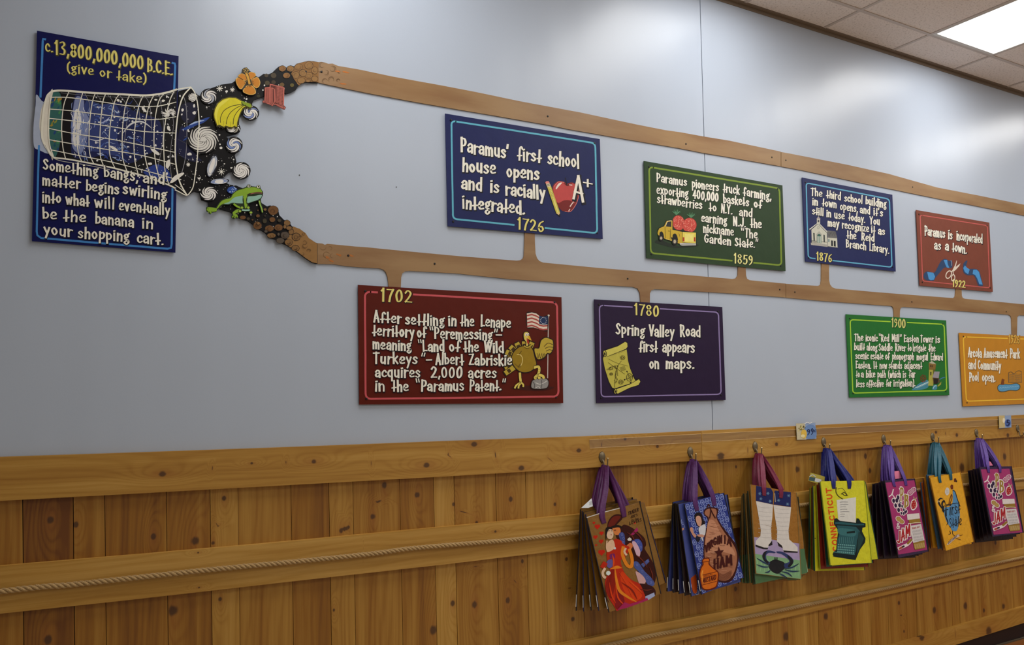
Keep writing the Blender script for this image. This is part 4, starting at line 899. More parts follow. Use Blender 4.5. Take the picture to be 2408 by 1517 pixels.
# brown pebbles fading into space, upper arm
BR1=(120,84,40);BR2=(92,66,34)
for x,y,r,cl in ((1145,240,24,(60,50,34)),(1230,240,34,(64,54,38)),(1155,330,30,(66,58,38)),(1230,320,26,(56,44,30)),(1330,350,28,(92,70,36)),(1450,355,24,(84,74,30)),(1050,485,22,(44,44,26)),(1130,400,18,(40,34,26))): c.ell(cl,x,y,r,r*.9,0,14,.05)
c.poly(BR1,"1480,130 1500,102 1600,78 1650,68 1765,82 1765,322 1620,312 1560,338 1530,360 1500,320 1470,280 1440,220",0)
for x,y,rx,ry in ((1335,158,46,38),(1430,160,46,38),(1530,140,50,42),(1385,240,46,36),(1495,235,44,44),(1560,300,50,38),(1650,240,48,40),(1650,120,52,46),(1720,180,40,46),(1580,210,46,44),(1640,305,30,18),(1720,280,42,36)):
    c.ell((30,20,12) if x<1480 else (70,48,24),x,y,rx,ry,0,16,.04); c.ell((124,86,42) if x<1400 else (128,94,50),x,y,rx-5,ry-5,0,16,.04); 
for x,y,rx,ry in ((1335,158,30,24),(1430,160,34,26),(1530,140,36,30),(1385,240,30,24),(1495,235,30,30),(1650,120,38,32),(1580,210,30,28),(1650,240,32,26),(1720,180,26,30)): swirl(c,x,y,rx*.8,(84,56,28),3,2)
# lower arm
dy=1264
c.poly((128,94,52),[(x,y+dy) for x,y in P("1460,770 1540,800 1610,850 1650,910 1748,975 1748,1210 1690,1198 1600,1140 1520,1078 1430,1018 1370,985 1400,900 1440,840")])
for x,y,rx,ry,cl in ((1225,580,66,58,0),(1215,690,38,34,0),(1125,705,28,32,3),(1040,760,54,52,0),(1180,795,56,40,0),(1290,785,54,42,0),(1205,880,54,34,1),(1365,875,54,46,2),(1310,940,52,36,2),(1390,730,42,38,1),(1440,835,34,36,1),(1500,895,52,48,1),(1410,960,50,42,1),(1490,1030,50,38,1),(865,665,40,26,0),(1045,645,26,22,0),(1045,580,12,12,0),(1130,645,13,12,3),(1415,790,38,28,1),(980,692,14,12,0),(1300,700,26,22,3),(930,680,22,20,3),(1140,830,24,20,2),(1365,775,22,26,1),(1050,735,22,22,1),(1130,570,22,18,1),(1290,865,18,20,2)):
    c.ell((26,16,10),x,y+dy,rx,ry,0,16,.05); c.ell(((96,64,32),(112,82,46),(74,64,54),(56,50,34))[cl],x,y+dy,rx-5,ry-5,0,16,.05)
for x,y,r in ((1225,590,40),(1180,800,34),(1290,790,32),(1365,880,34),(1500,900,34),(1410,965,30),(1490,1030,32),(1040,760,34),(1600,960,40),(1650,1060,34),(1570,1100,30),(1590,860,26),(1550,900,30),(1215,885,30),(1600,1000,46)): swirl(c,x,y+dy,r*.7,(54,34,18),4,2)
# sky-blue swirls + edge-on galaxies
c.ell((40,70,140),740,340+dy,60,46,0,16,.1); 
for i in range(20): c.ell((170,190,220),700+random.random()*100,310+dy+random.random()*60,5,5,0,6)
for cx,cy,rx,ry,a,cb in ((500,1315,56,140,17,(160,166,176)),(585,1500,120,34,-4,(120,136,176))):
    c.ell((26,28,40),cx,cy,rx,ry,a,20,.03); c.ell(cb,cx,cy,rx*.86,ry*.9,a,18,.08); c.ell((206,204,200),cx,cy,rx*.45,ry*.7,a,16,.1)
    for i in range(14):
        an=random.uniform(0,6.28); ca,sa=math.cos(math.radians(a)),math.sin(math.radians(a))
        pts=[]
        for t in (0,.6,1.2): x=rx*.8*math.cos(an+t);y=ry*.8*math.sin(an+t); pts.append((cx+x*ca-y*sa,cy+x*sa+y*ca))
        c.line(random.choice([(206,204,200),(40,42,56),(150,160,180)]),pts,9,1,taper=1)
c.galaxy(270,500,60,56,back=False,arms=3)
c.poly((206,204,196),"0,1510 60,1430 150,1395 165,1410 120,1450 40,1510",1)
c.galaxy(395,1000,190,170,c1=(194,192,186),arms=5,turn=1.5,rot=.4,w=.15)
# front rim of the net
c.line((208,206,192),"55,412 140,395 245,378",14); c.line((208,206,192),"248,380 160,480 110,620 80,800 65,1000 62,1200 80,1360 120,1520 200,1664",16); c.line((208,206,192),"248,380 300,460 330,600 345,800 335,1000 325,1200 300,1400 275,1560 230,1640 190,1664 120,1630 60,1600",12)
c.line((208,206,192),"60,1540 140,1600 200,1664",9)
c.build('painted_stars',gb)
for p in ((719,168.6),(699,571)): screw(*p,gb,-.0092)
GC_=wally(-.021)
def slab_cut(name,pts,y0,y1,mt,parent): return extrude_outline(name,pts,y0,y1,mt,parent)
for (cx,cy,rx,ry,cc,tr,rot) in ((462,490,104,96,(150,154,164),1.0,0),(960,686,100,90,(110,124,170),1.1,1),(760,1066,104,100,(100,120,170),1.2,2),(848,1372,110,104,None,1.3,.5),(750,868,88,60,(150,146,130),.9,0),(462,1644,110,92,None,1.0,1.5)):
    px,py=400+.19777*cx,130+.19777*cy; pts=[(px+.19777*rx*(1+random.uniform(-.02,.02))*math.cos(a*.2618),py+.19777*ry*math.sin(a*.2618)) for a in range(24)]
    slab_cut('galaxy_disc',pts,-.0093,-.0125,GB,gb)
    d=gb.children[-1]
    c=Cv(wally(-.0125),400,130,.19777,step=.00004); c.galaxy(cx,cy,rx*.95,ry*.93,c1=(204,202,198),c2=cc,arms=3,turn=tr+.4,rot=rot,w=.25); o=c.build('painted_swirl',None)
    o.parent=d; 
# ---- relief cut-outs
CY=-.0168; CF=wally(CY)
def cutout(name,pts,label,cat,rgb,y=CY,y0=-.0131):
    return cut(name,pts,label,cat,'painted cut-outs fixed to the star board',y,mat(name+'_edge',rgb,.5,g=1.6),y0=y0,part='panel')
z=lambda s,dx=400,dy=130:[(dx+.19777*x,dy+.19777*y) for x,y in P(s)]
bn=cutout('banana_bunch',z("515,700 525,640 560,570 620,520 700,496 780,500 840,530 880,560 955,572 972,605 968,632 945,635 905,615 870,640 835,700 815,760 808,800 805,850 790,872 765,850 735,870 705,868 660,850 640,866 610,855 585,840 560,855 540,800 520,745"),'yellow banana bunch cut-out fixed to the black star board','cutout',(120,110,20))
c=Cv(CF,400,130,.19777,step=.00004)
c.poly((30,28,6),"518,700 528,642 562,573 622,523 700,499 780,503 840,533 880,563 955,575 969,605 965,629 945,632 905,612 868,637 833,700 812,760 805,800 802,848 790,868 765,846 735,866 705,864 660,846 640,862 610,851 585,836 560,851 543,800 523,745")
c.poly((192,182,34),"524,700 534,645 567,578 625,529 700,505 780,509 838,540 876,568 948,582 960,605 950,622 905,602 862,628 826,700 805,765 797,800 793,846 785,858 768,836 735,856 705,852 662,836 640,850 612,840 587,825 562,836 548,795 529,745")
c.poly((204,196,70),"530,690 560,600 630,540 700,520 660,560 590,620 560,700 552,780 540,740",1)
c.poly((120,140,30),"850,545 955,580 965,605 950,622 905,600 860,600",1)
for q in ("600,800 600,740 640,660 720,610 800,590 870,580","668,820 680,750 720,680 790,625 870,590","750,820 760,740 800,670 860,610 900,592","850,560 870,590 905,600"): c.line((30,28,6),q,7)
for q in ("575,830 572,770","630,845 640,780","715,850 722,790","780,850 785,800"): c.line((140,130,20),q,4)
for x,y in ((562,848),(630,856),(715,862),(785,862)): c.ell((34,30,10),x,y,16,9,0,8)
c.build('painted_face',bn)
fw=cutout('hibiscus_flower',z("775,290 800,270 812,235 850,210 855,170 880,146 915,150 935,175 960,195 1010,210 1020,245 1055,265 1076,320 1062,375 1030,395 1022,450 985,472 930,470 870,445 860,410 820,400 790,350"),'orange hibiscus flower cut-out at the top of the star board','cutout',(40,30,14))
c=Cv(CF,400,130,.19777,step=.00004); OR=(176,112,28); OE=(196,160,80); DK=(44,34,16)
for pts in ("780,292 808,262 870,290 905,330 880,360 850,400 825,395 795,350","812,240 850,216 900,240 915,310 870,290 820,262","925,225 960,198 1008,214 1018,245 975,280 935,300","960,300 1020,262 1052,272 1072,322 1058,370 1025,390 985,360","865,430 900,370 950,350 1000,385 1020,445 985,468 930,466"):
    c.poly(OE,pts,1)
    q=P(pts); mx=sum(a for a,b in q)/len(q); my=sum(b for a,b in q)/len(q); c.poly(OR,[(mx+(a-mx)*.88,my+(b-my)*.88) for a,b in q],1)
c.ell(OR,942,415,58,46,0,18)
for i in range(16): a=i*.393; c.line(DK,[(940,330),(940+26*math.cos(a),330+24*math.sin(a)),(940+58*math.cos(a),330+52*math.sin(a))],9,1,taper=1)
for q in ("870,292 812,258","975,285 1020,248","905,375 860,405","1000,385 1028,395"): c.line(DK,q,6)
c.line(DK,"945,340 925,260 900,190",40,1); c.line((186,140,50),"945,338 925,262 902,200",26,1); 
for x,y in ((880,170),(905,158),(925,178),(885,195),(915,200),(895,180)): c.ell(DK,x,y,17,15,0,10); c.ell((150,124,60),x,y,11,10,0,8)
c.build('painted_face',fw)
ct=cutout('shopping_cart',z("1130,385 1185,375 1190,342 1330,368 1358,385 1350,590 1378,620 1365,645 1340,640 1250,590 1215,598 1150,572 1105,565 1100,540 1120,530 1128,440"),'small red-pink wire shopping cart cut-out hanging off the upper arm','cutout',(110,52,44))
c=Cv(CF,400,130,.19777,step=.00004); RP=(164,88,76); RD=(82,34,28)
c.poly(RD,"1134,388 1188,378 1193,346 1328,371 1354,388 1346,590 1340,600 1250,585 1215,590 1150,566 1132,560")
for i in range(7): c.line(RP,[(1150+i*11,388+i*-1),(1140+i*13,560+i*3)],6,0)
for i in range(7): c.line(RP,[(1262+i*14,358+i*3),(1252+i*15,560+i*6)],6,0)
for i in range(13): c.line(RP,[(1270,375+i*17),(1342,392+i*17)],4,0)
for i in range(12): c.line(RP,[(1142,400+i*15),(1215,396+i*16)],3,0)
for q in ("1130,388 1188,380 1193,345 1355,385 1348,590","1132,390 1128,560 1110,555","1215,395 1240,400 1245,540 1225,590","1150,566 1215,592 1250,580 1360,630","1190,345 1190,560"): c.line(RP,q,12,0)
for x,y in ((1113,552),(1215,590),(1358,626)): c.ell(RD,x,y,17,15,0,10); c.ell(RP,x,y,12,10,0,10)
c.build('painted_face',ct)
zf=lambda s:z(s,400,380)
fr=cutout('frog_cutout',zf("428,545 445,535 540,548 560,520 600,465 650,440 715,425 745,375 800,335 860,318 905,300 918,275 945,270 968,292 1020,298 1040,284 1068,292 1078,320 1105,360 1104,400 1080,450 1085,490 1100,545 1108,600 1095,615 1078,590 1068,530 1045,465 990,480 925,500 935,530 945,560 980,600 970,628 945,620 930,590 880,590 850,590 845,610 820,612 790,615 800,650 815,660 800,678 775,670 765,685 730,668 730,645 745,600 790,560 830,560 790,530 760,500 700,515 630,515 610,530 590,555 560,575 548,600 500,605 480,628 465,620 450,600 430,590"),'bright green frog cut-out leaping off the lower arm','cutout',(30,50,20))
c=Cv(CF,400,380,.19777,step=.00004); FG=(118,152,40); FL_=(126,166,150); FD=(26,40,20)
c.poly(FD,"430,547 446,538 540,551 562,522 602,468 652,443 716,428 747,378 802,338 860,321 907,303 920,278 945,273 966,295 1020,301 1042,287 1066,295 1076,322 1102,361 1101,399 1077,449 1082,490 1097,545 1105,600 1095,611 1080,588 1070,529 1047,462 990,477 922,497 932,531 942,562 977,601 968,624 947,617 930,587 880,587 848,587 842,607 818,609 787,613 797,652 811,661 798,675 775,667 763,681 733,666 733,646 747,602 792,562 833,562 792,528 762,497 700,512 630,512 608,527 588,552 558,572 546,597 499,602 479,624 467,617 452,598 432,588")
c.poly(FG,"550,560 570,525 608,474 655,449 718,434 752,384 805,344 862,328 912,310 965,304 1020,308 1068,322 1094,362 1060,370 990,372 925,385 905,440 830,420 745,470 690,490 640,500 600,520 570,555",1)
c.poly(FL_,"640,500 700,480 760,430 830,410 870,410 865,470 870,495 800,495 740,490 690,505",1); c.poly(FL_,"918,440 930,415 1000,410 1085,395 1080,430 1040,455 980,475 920,492",1)
c.poly((60,36,20),"910,385 950,382 1000,366 1060,362 1100,370 1104,384 1060,374 1000,382 960,392",1); c.line((150,90,80),"960,385 1010,374 1090,376",6)
for x,y in ((938,292),(1050,300)): c.ell(FD,x,y,24,22,0,14); c.ell((200,200,180),x,y,18,17,0,12); c.ell((16,16,14),x+2,y-2,9,11,0,10)
c.line(FG,"890,430 895,480 905,545",34,1); c.line(FD,"868,410 866,470 885,545",6); c.line(FD,"912,430 905,480 912,500",6)
c.line((130,166,70),"1062,470 1070,510 1090,560 1098,600",16,1)
c.poly(FG,"440,545 545,555 550,590 500,598 460,600",1); c.poly(FG,"745,605 800,568 840,575 830,600 785,612 760,640",1)
for q in ("470,565 440,575","480,580 455,600","500,585 482,612","770,625 742,660","780,630 770,668","790,635 800,660"): c.line(FG,q,16,1)
c.line(FG,"760,505 800,535 850,555",22,1); c.line(FL_,"860,575 900,580 940,575",20,1)
for x,y in ((855,548),(930,548),(962,606),(830,590)): c.ell(FD,x,y,22,19,0,12); c.ell((138,166,60),x,y,16,14,0,10)
for q in ("458,565 440,548","470,600 452,590","500,608 490,590","760,650 745,640"): c.line(FD,q,4)
c.build('painted_face',fr)
# ================================================================ PRICE RAILS AND CARDS
m,nt,b=nodes('clear_plastic'); CLR=m
tr=N(nt,'ShaderNodeBsdfTransparent'); tr.inputs[0].default_value=(.985,.985,.98,1); gl=N(nt,'ShaderNodeBsdfGlossy'); gl.inputs['Roughness'].default_value=.15; gl.inputs[0].default_value=(.9,.9,.9,1)
ms=N(nt,'ShaderNodeMixShader')
ms.inputs[0].default_value=.09; nt.links.new(tr.outputs[0],ms.inputs[1]); nt.links.new(gl.outputs[0],ms.inputs[2]); nt.links.new(ms.outputs[0],nt.nodes['Material Output'].inputs[0])
LIP=mat('plastic_lip',(190,160,110),.3,g=1.3)
def price_rail(t,bt,label):
    c=RS.at((t[0][0]+t[-1][0])/2,t[0][1]); r=empty('price_rail',(c.x,RY,c.z),label,'rail','clear plastic price rails along the top board')
    extrude_outline('clear_channel',t+bt[::-1],RY-.0006,RY-.003,CLR,r)
    for q in (t,bt):
        v,f=clip_tube([wally(RY-.0032).at(*p) for p in q],.0009,6); mesh('lip',v,f,LIP,r)
price_rail(P("1386,1034.6 1500,1028.4 1649,1020.6"),P("1387.5,1054.3 1500,1048 1649.5,1039.8"),'short clear price rail above the first and second bag clusters')
price_rail(P("1651.5,1020.5 1870,1010 2150,996.5 2460,981"),P("1652,1039.6 1870,1026.2 2150,1011 2460,995"),'long clear price rail running right behind the price cards')
def card(corn,label,art):
    S=wally(-.034); cx=sum(p[0] for p in corn)/4; cy=sum(p[1] for p in corn)/4; q=S.at(cx,cy)
    r=empty('price_card',(q.x,-.03,q.z),label,'card','price cards on the rail')
    extrude_outline('holder',[(cx+(x-cx)*1.06,cy+(y-cy)*1.06) for x,y in corn],-.0295,-.033,CLR,r)
    extrude_outline('card',corn,-.0332,-.034,mat('card_blue',(120,140,172),.4,g=1.5),r)
    c=Cv(S); art(c); c.build('print',r)
def a1(c):
    c.org(1872,994,.2658)
    c.poly((176,168,140),"0,8 80,6 90,150 8,152"); c.poly((96,124,168),"70,60 100,25 150,20 178,60 176,130 120,145 75,120",1)
    for i in range(26): c.ell(random.choice([(120,108,40),(70,66,44),(190,180,110)]),random.uniform(8,80),random.uniform(14,90),random.uniform(3,8),random.uniform(3,7),0,6)
    c.ell((196,164,70),70,100,26,40,0,14); c.ell((206,196,150),60,118,20,14,0,10)
    c.text("99",98,108,155,104,52,(20,26,70),None,wt=.13,jit=.02); c.text("c",160,84,176,82,30,(20,26,70),None,wt=.15); c.line((206,206,206),"75,10 100,-2 120,6 140,-2",6)
card(P("1873,996.5 1917,994.5 1920,1031.5 1876,1034.5"),'price card reading 99 above the third bag cluster',a1)
def a2(c):
    c.org(2348,976,.2110)
    c.poly((176,158,110),"4,6 70,6 72,140 8,145"); c.ell((70,94,150),104,90,34,44,0,16); c.ell((206,196,170),60,60,14,30,0,10); c.text("5",88,120,122,118,64,(14,20,60),None,wt=.2)
card(P("2349,978 2377.5,977 2378.5,1005 2350,1007.5"),'small price card reading 5 near the right edge',a2)
# ================================================================ HOOKS AND BAGS
BRASS=mat('aged_brass',(104,92,72),.42,.6,g=1.4); TIPM=mat('worn_tip',(170,150,110),.25,.9,g=1.3)
HG='double coat hooks in a row on the top rail'
def hook(plate,tip,label):
    a=wally(RY-.001).at(*plate); t=wally(-.068).at(*tip)
    r=empty('coat_hook',(a.x,RY,a.z),label,'hook',HG)
    vs=[];n=20
    for k in range(n):
        th=2*math.pi*k/n; w_=.0185*(1-.35*max(0,-math.sin(th))); vs.append((a.x+w_*math.cos(th),RY-.0002,a.z+.026*math.sin(th)))
    vs+=[(a.x+(v[0]-a.x)*.8,RY-.0045,a.z+(v[2]-a.z)*.85) for v in vs]+[(a.x,RY-.0062,a.z+.004)]
    fs=[tuple(range(n-1,-1,-1))]+[(i,(i+1)%n,n+(i+1)%n,n+i) for i in range(n)]+[(n+i,n+(i+1)%n,2*n) for i in range(n)]
    mesh('plate',vs,fs,BRASS,r,True)
    z0=a.z-.016; lo=min(z0,t.z)-.022
    pts=[Vector((a.x,RY-.003,z0+.006)),Vector((a.x,RY-.010,z0-.004)),Vector((a.x+(t.x-a.x)*.3,-.040,lo+.003)),Vector((a.x+(t.x-a.x)*.6,-.052,lo)),Vector((a.x+(t.x-a.x)*.9,-.064,lo+.006)),Vector((t.x,-.068,t.z-.004))]
    sm=[]
    for i in range(len(pts)-1):
        p0,p1,p2,p3=pts[max(0,i-1)],pts[i],pts[i+1],pts[min(len(pts)-1,i+2)]
        for j in range(5):
            u=j/5; sm.append(.5*((2*p1)+(-p0+p2)*u+(2*p0-5*p1+4*p2-p3)*u*u+(-p0+3*p1-3*p2+p3)*u**3))
    sm.append(pts[-1]); v,f=clip_tube(sm,[.0042-.0016*i/len(sm) for i in range(len(sm))],8); mesh('arm',v,f,BRASS,r,True)
    bm=bmesh.new(); bmesh.ops.create_uvsphere(bm,u_segments=12,v_segments=8,radius=.0052); me=bpy.data.meshes.new('ball_tip'); bm.to_mesh(me); bm.free(); me.polygons.foreach_set('use_smooth',[True]*len(me.polygons)); o=link('ball_tip',me,TIPM); o.parent=r; o.location=t-r.location
    # point where straps ride
    return Vector((a.x+(t.x-a.x)*.5,-.046,lo+.004)),t,lo
FAB={}
def fabric(rgb,g=1.35):
    k=(rgb,g)
    if k not in FAB: FAB[k]=mat('woven_fabric',rgb,.5,g=g,bump=.35,bs=45,var=.12)
    return FAB[k]
def lerpc(a,b,t): return [(p[0]+(q[0]-p[0])*t,p[1]+(q[1]-p[1])*t) for p,q in zip(a,b)]
def strap(name,A,B,top,parent,mt,wbot=.0125,wtop=.010,out=Vector((0,0,0)),ups=None,xd=Vector((1,0,0))):
    """A,B attach points on the bag, top on the hook; one looped strap"""
    up=Vector((0,0,1)); L=[]
    for P0,U in zip((A,B),ups):
        top_e=P0+U; mid=top_e.lerp(top,.5)+out+Vector((random.uniform(-.004,.004),0,0))
        L.append([P0,top_e,mid,top])
    def cat3(pts,k=6):
        o=[]
        for i in range(len(pts)-1):
            p0,p1,p2,p3=pts[max(0,i-1)],pts[i],pts[i+1],pts[min(len(pts)-1,i+2)]
            for j in range(k): u=j/k; o.append(.5*((2*p1)+(-p0+p2)*u+(2*p0-5*p1+4*p2-p3)*u*u+(-p0+3*p1-3*p2+p3)*u**3))
        o.append(pts[-1]); return o
    la=cat3(L[0]); lb=cat3(L[1]); path=la+lb[::-1][1:]; n=len(path); na=len(la)
    vs=[];fs=[];m_=6; ph=random.uniform(0,6)
    for i,p in enumerate(path):
        d=abs(i-(na-1))/(na-1)        # 1 at the bag, 0 on the hook
        wd=(xd*d**.7+Vector((.25,-1,0))*(1-d)**1.6).normalized(); hw=wtop+(wbot-wtop)*d
        bow=1+.12*math.sin(math.pi*min(1,d))
        for j in range(m_+1):
            s_=j/m_*2-1; fold=(.0025*math.sin(s_*4.2+ph)+.0012*math.sin(s_*9+ph*2))*math.sin(math.pi*min(1,d*1.02))
            vs.append(p+wd*hw*bow*s_*(1 if d<.9 else 1)+Vector((fold*.5,-fold,0)))
    for i in range(n-1):
        for j in range(m_): fs.append((i*(m_+1)+j,i*(m_+1)+j+1,(i+1)*(m_+1)+j+1,(i+1)*(m_+1)+j))
    o=mesh(name,vs,fs,mt,parent,True); md=o.modifiers.new('thick','SOLIDIFY'); md.thickness=.0009; md.offset=0; return o
class Bag: pass
def make_bag(corn,dt,db,rgb,edge,strap_rgb,htop,label,group,flat=False,att=None,tag_=False,thick=.006,cat='bag',topband=None):
    TLp,TRp,BRp,BLp=corn
    TL=wally(-dt).at(*TLp);TR=wally(-dt).at(*TRp); bm_=((BLp[0]+BRp[0])/2,(BLp[1]+BRp[1])/2); BM=wally(-db).at(*bm_)
    nrm=(TR-TL).cross(BM-TL).normalized()
    if nrm.y>0: nrm=-nrm
    S=Surf(TL,nrm); W=[S.at(*p) for p in corn]
    c=(W[0]+W[1])/2; r=empty('shopping_bag',tuple(c),label,cat,group)
    nu,nv=7,10; vs=[];fs=[]
    ph=[random.uniform(0,6) for _ in range(4)]
    def G2(u,v,back):
        p=(W[0]*(1-u)+W[1]*u)*(1-v)+(W[3]*(1-u)+W[2]*u)*v
        e=math.sin(math.pi*u)*.5+.5
        k=0 if (flat and not back) else (.0018*math.sin(u*5+ph[0]+v*3)+.0012*math.sin(v*9+ph[1]-u*4))
        if back: return p-nrm*(thick*(.55+.45*e)+k)
        return p+nrm*k
    for back in (0,1):
        for j in range(nv+1):
            for i in range(nu+1): vs.append(G2(i/nu,j/nv,back))
    o_=(nu+1)*(nv+1); I=lambda i,j,b:b*o_+j*(nu+1)+i
    for b_ in (0,1):
        for j in range(nv):
            for i in range(nu):
                f=(I(i,j,b_),I(i,j+1,b_),I(i+1,j+1,b_),I(i+1,j,b_)); fs.append(f if not b_ else f[::-1])
    nb=len(fs)
    for j in range(nv): fs.append((I(0,j,0),I(0,j,1),I(0,j+1,1),I(0,j+1,0))); fs.append((I(nu,j,0),I(nu,j+1,0),I(nu,j+1,1),I(nu,j,1)))
    for i in range(nu): fs.append((I(i,0,0),I(i+1,0,0),I(i+1,0,1),I(i,0,1))); fs.append((I(i,nv,0),I(i,nv,1),I(i+1,nv,1),I(i+1,nv,0)))
    o=mesh('body',vs,fs,fabric(rgb),r)
    o.data.materials.append(fabric(edge))
    for k in range(nb,len(fs)): o.data.polygons[k].material_index=1
    # piping down the two sides
    for a_,z_ in ((W[0],W[3]),(W[1],W[2])):
        v,f=clip_tube([a_.lerp(z_,k/8) for k in range(9)],.0026,6); mesh('piping',v,f,fabric(edge),r)
    if att: A,B=[S.at(*p,.0014) for p in att]
    else:
        A=(W[0]*.7+W[1]*.3).lerp(W[3]*.7+W[2]*.3,.09)+nrm*.0014; B=(W[0]*.3+W[1]*.7).lerp(W[3]*.3+W[2]*.7,.09)+nrm*.0014
    wb=.0115; yd=(W[3]-W[0]+W[2]-W[1]).normalized(); xd=(W[1]-W[0]).normalized()
    def upv(P0):
        # along the face to just past the top edge
        e=(W[1]-W[0]).cross(nrm).normalized(); t=(W[0]-P0).dot(e)/(-yd).dot(e); return -yd*(t+.006)+nrm*.001
    ups=[upv(A),upv(B)]
    strap('handle',A,B,htop,r,fabric(strap_rgb,1.3),wb,.009,Vector((0,-.004,0)),ups,xd)
    back=-nrm*(thick+.003)
    strap('handle',A+back+Vector((-.006,0,0)),B+back+Vector((.006,0,0)),htop+Vector((0,.006,.001)),r,fabric(strap_rgb,1.3),wb,.009,Vector((0,.002,0)),ups,xd)
    if tag_:
        a_=W[0].lerp(W[3],.84)+nrm*.001; z_=W[0].lerp(W[3],.96)+nrm*.001; sx_=(W[1]-W[0]).normalized()*.005
        mesh('care_tag',[a_-sx_,a_+sx_*.2,z_+sx_*.2,z_-sx_],[(0,1,2,3)],mat('white_tag',(205,205,205),.6,g=1.4),r)
    bg=Bag(); bg.r=r;bg.S=S;bg.W=W;bg.n=nrm; return bg
def cluster(zo,keys,n,depth,cols,edges,strap_rgb,hk,names,group,att,tags=False):
    """bags[0] is the front one"""
    x0,y0,s=zo; out=[]; H,T,lo=hk
    ks=[(t,[(x0+s*a,y0+s*b) for a,b in P(q)]) for t,q in keys]
    for k in range(n):
        t=k/(n-1)
        for (a,ca),(b,cb) in zip(ks,ks[1:]):
            if a<=t<=b+1e-9: cc=lerpc(ca,cb,(t-a)/(b-a)); break
        if 0<k: cc=[(p[0]+random.uniform(-1,1),p[1]+random.uniform(-1.6,1.6)) for p in cc]
        dt=depth[0]+(depth[2]-depth[0])*t; db=depth[1]+(depth[3]-depth[1])*t
        ht=Vector((H.x+(T.x-H.x)*(.7-1.3*t)*.6,-.060+.030*t,lo+.006+.002*random.random()))
        out.append(make_bag(cc,dt,db,cols[k%len(cols)],edges[k%len(edges)],strap_rgb,ht,names[min(k,len(names)-1)],group,flat=(k==0),att=[(x0+s*a,y0+s*b) for a,b in att] if k==0 else None,tag_=tags))
    return out
ORD=['','second','third','fourth','fifth','sixth','seventh','eighth']
def nm(front,what,n,cols=None): return [front]+['%s, %s from the front of its stack%s'%(what,ORD[k],(' and '+cols[k]) if cols else '') for k in range(1,n)]
hk=[hook((1416,1076),(1429,1079),'leftmost coat hook, holding the tan bags with a dancing couple'),
 hook((1623.5,1064),(1636.5,1068),'second coat hook from the left, holding the blue ham-print bags'),
 hook((1776,1051),(1791,1054),'third coat hook from the left, holding the crab and boots bags'),
 hook((1937,1040),(1951,1045.6),'coat hook holding the bright yellow typewriter bags'),
 hook((2078,1033),(2094,1036.6),'coat hook holding the magenta bags between yellow ones'),
 hook((2193,1028),(2207,1029),'coat hook holding the golden rooster bags'),
 hook((2296,1018.5),(2309.7,1023),'coat hook holding the rightmost magenta bags'),
 hook((2393,1008),(2407,1017),'empty coat hook at the right edge of the photo')]
DKE=(22,18,26)
# ---- 1 couple
z1=(1320,1020,.2968)
B=cluster(z1,[(0,"200,668 620,540 788,1268 378,1416"),(.25,"190,640 650,550 826,1180 300,1405"),(1,"150,600 565,500 650,1330 118,1405")],5,(.125,.155,.06,.062),[(116,80,20)],[DKE,(34,30,60)],(76,24,80),hk[0],
 nm('front tan bag of the leftmost stack, printed with a couple in red','tan couple-print bag with purple handles',5),'tan bags on the leftmost hook',[(340,712),(500,662)],True)
c=Cv(B[0].S,*z1,g=1.3)
RED=(170,36,10);MAR=(62,16,14)
c.line((190,186,180),"203,664 330,624 460,590",7,0)
for x,y,r in ((258,708,10),(285,740,20),(318,792,16),(270,822,16),(315,856,17),(276,884,8),(318,944,24)): 
    c.ell((176,30,8),x-r*.4,y-r*.3,r*.7,r*.7,0,10); c.ell((176,30,8),x+r*.5,y-r*.4,r*.65,r*.65,0,10); c.poly((176,30,8),[(x-r,y),(x+r,y-r*.2),(x+r*.1,y+r)])
c.text("TRADER",530,646,612,614,27,(40,16,6),None,wt=.17,jit=.04); c.text("JOE'S",550,670,604,652,21,(40,16,6),None,wt=.18,jit=.04); c.text("is for",556,692,612,678,17,(40,16,6),None,wt=.18); c.text("LOVERS",540,724,636,694,25,(40,16,6),None,wt=.18,jit=.04); c.ell((200,60,30),582,708,8,10,0,8)
# man: hat, coat
c.poly((50,12,8),"365,745 370,700 400,655 440,638 475,645 482,675 460,700 430,735 470,740 500,720 560,745 620,790 660,830 672,880 660,910 690,960 720,1010 745,1060 750,1130 735,1190 700,1200 660,1180 620,1130 600,1080 580,1040 560,960 520,900 470,860 440,830 425,790 400,770 380,745",1)
c.poly((96,26,14),"372,740 380,700 410,660 450,650 470,660 440,700 410,735",1)
c.poly((196,116,60),"405,745 440,738 462,745 470,775 455,800 430,802 415,785",1); c.poly((30,16,10),"392,738 440,722 478,735 480,750 450,742 410,748",1)
c.poly((60,70,130),"455,800 480,780 500,800 505,860 500,900 478,870",1); c.poly((150,30,90),"540,810 600,742 610,765 575,800",0)
c.poly((60,76,150),"560,850 610,835 640,870 640,925 610,940 590,880",1); c.poly((196,160,176),"560,860 590,860 625,930 618,975 600,970 580,920",1)
c.poly((190,106,60),"515,890 545,865 565,880 560,905 535,925 515,915",1); c.ell((200,196,190),540,838,16,14,0,8,.2)
c.poly((66,80,140),"575,1015 610,1020 660,1090 720,1150 738,1195 700,1210 660,1160 610,1090 580,1060",1); c.poly((66,80,140),"630,1035 690,990 698,1015 650,1060",0)
c.poly((190,150,150),"590,1090 640,1120 670,1170 640,1200 618,1190 600,1140",1)
c.poly((50,14,14),"600,1190 700,1200 745,1240 735,1290 640,1310 560,1260",1); c.poly((150,160,196),"665,1290 735,1258 742,1285 690,1318 668,1315",0)
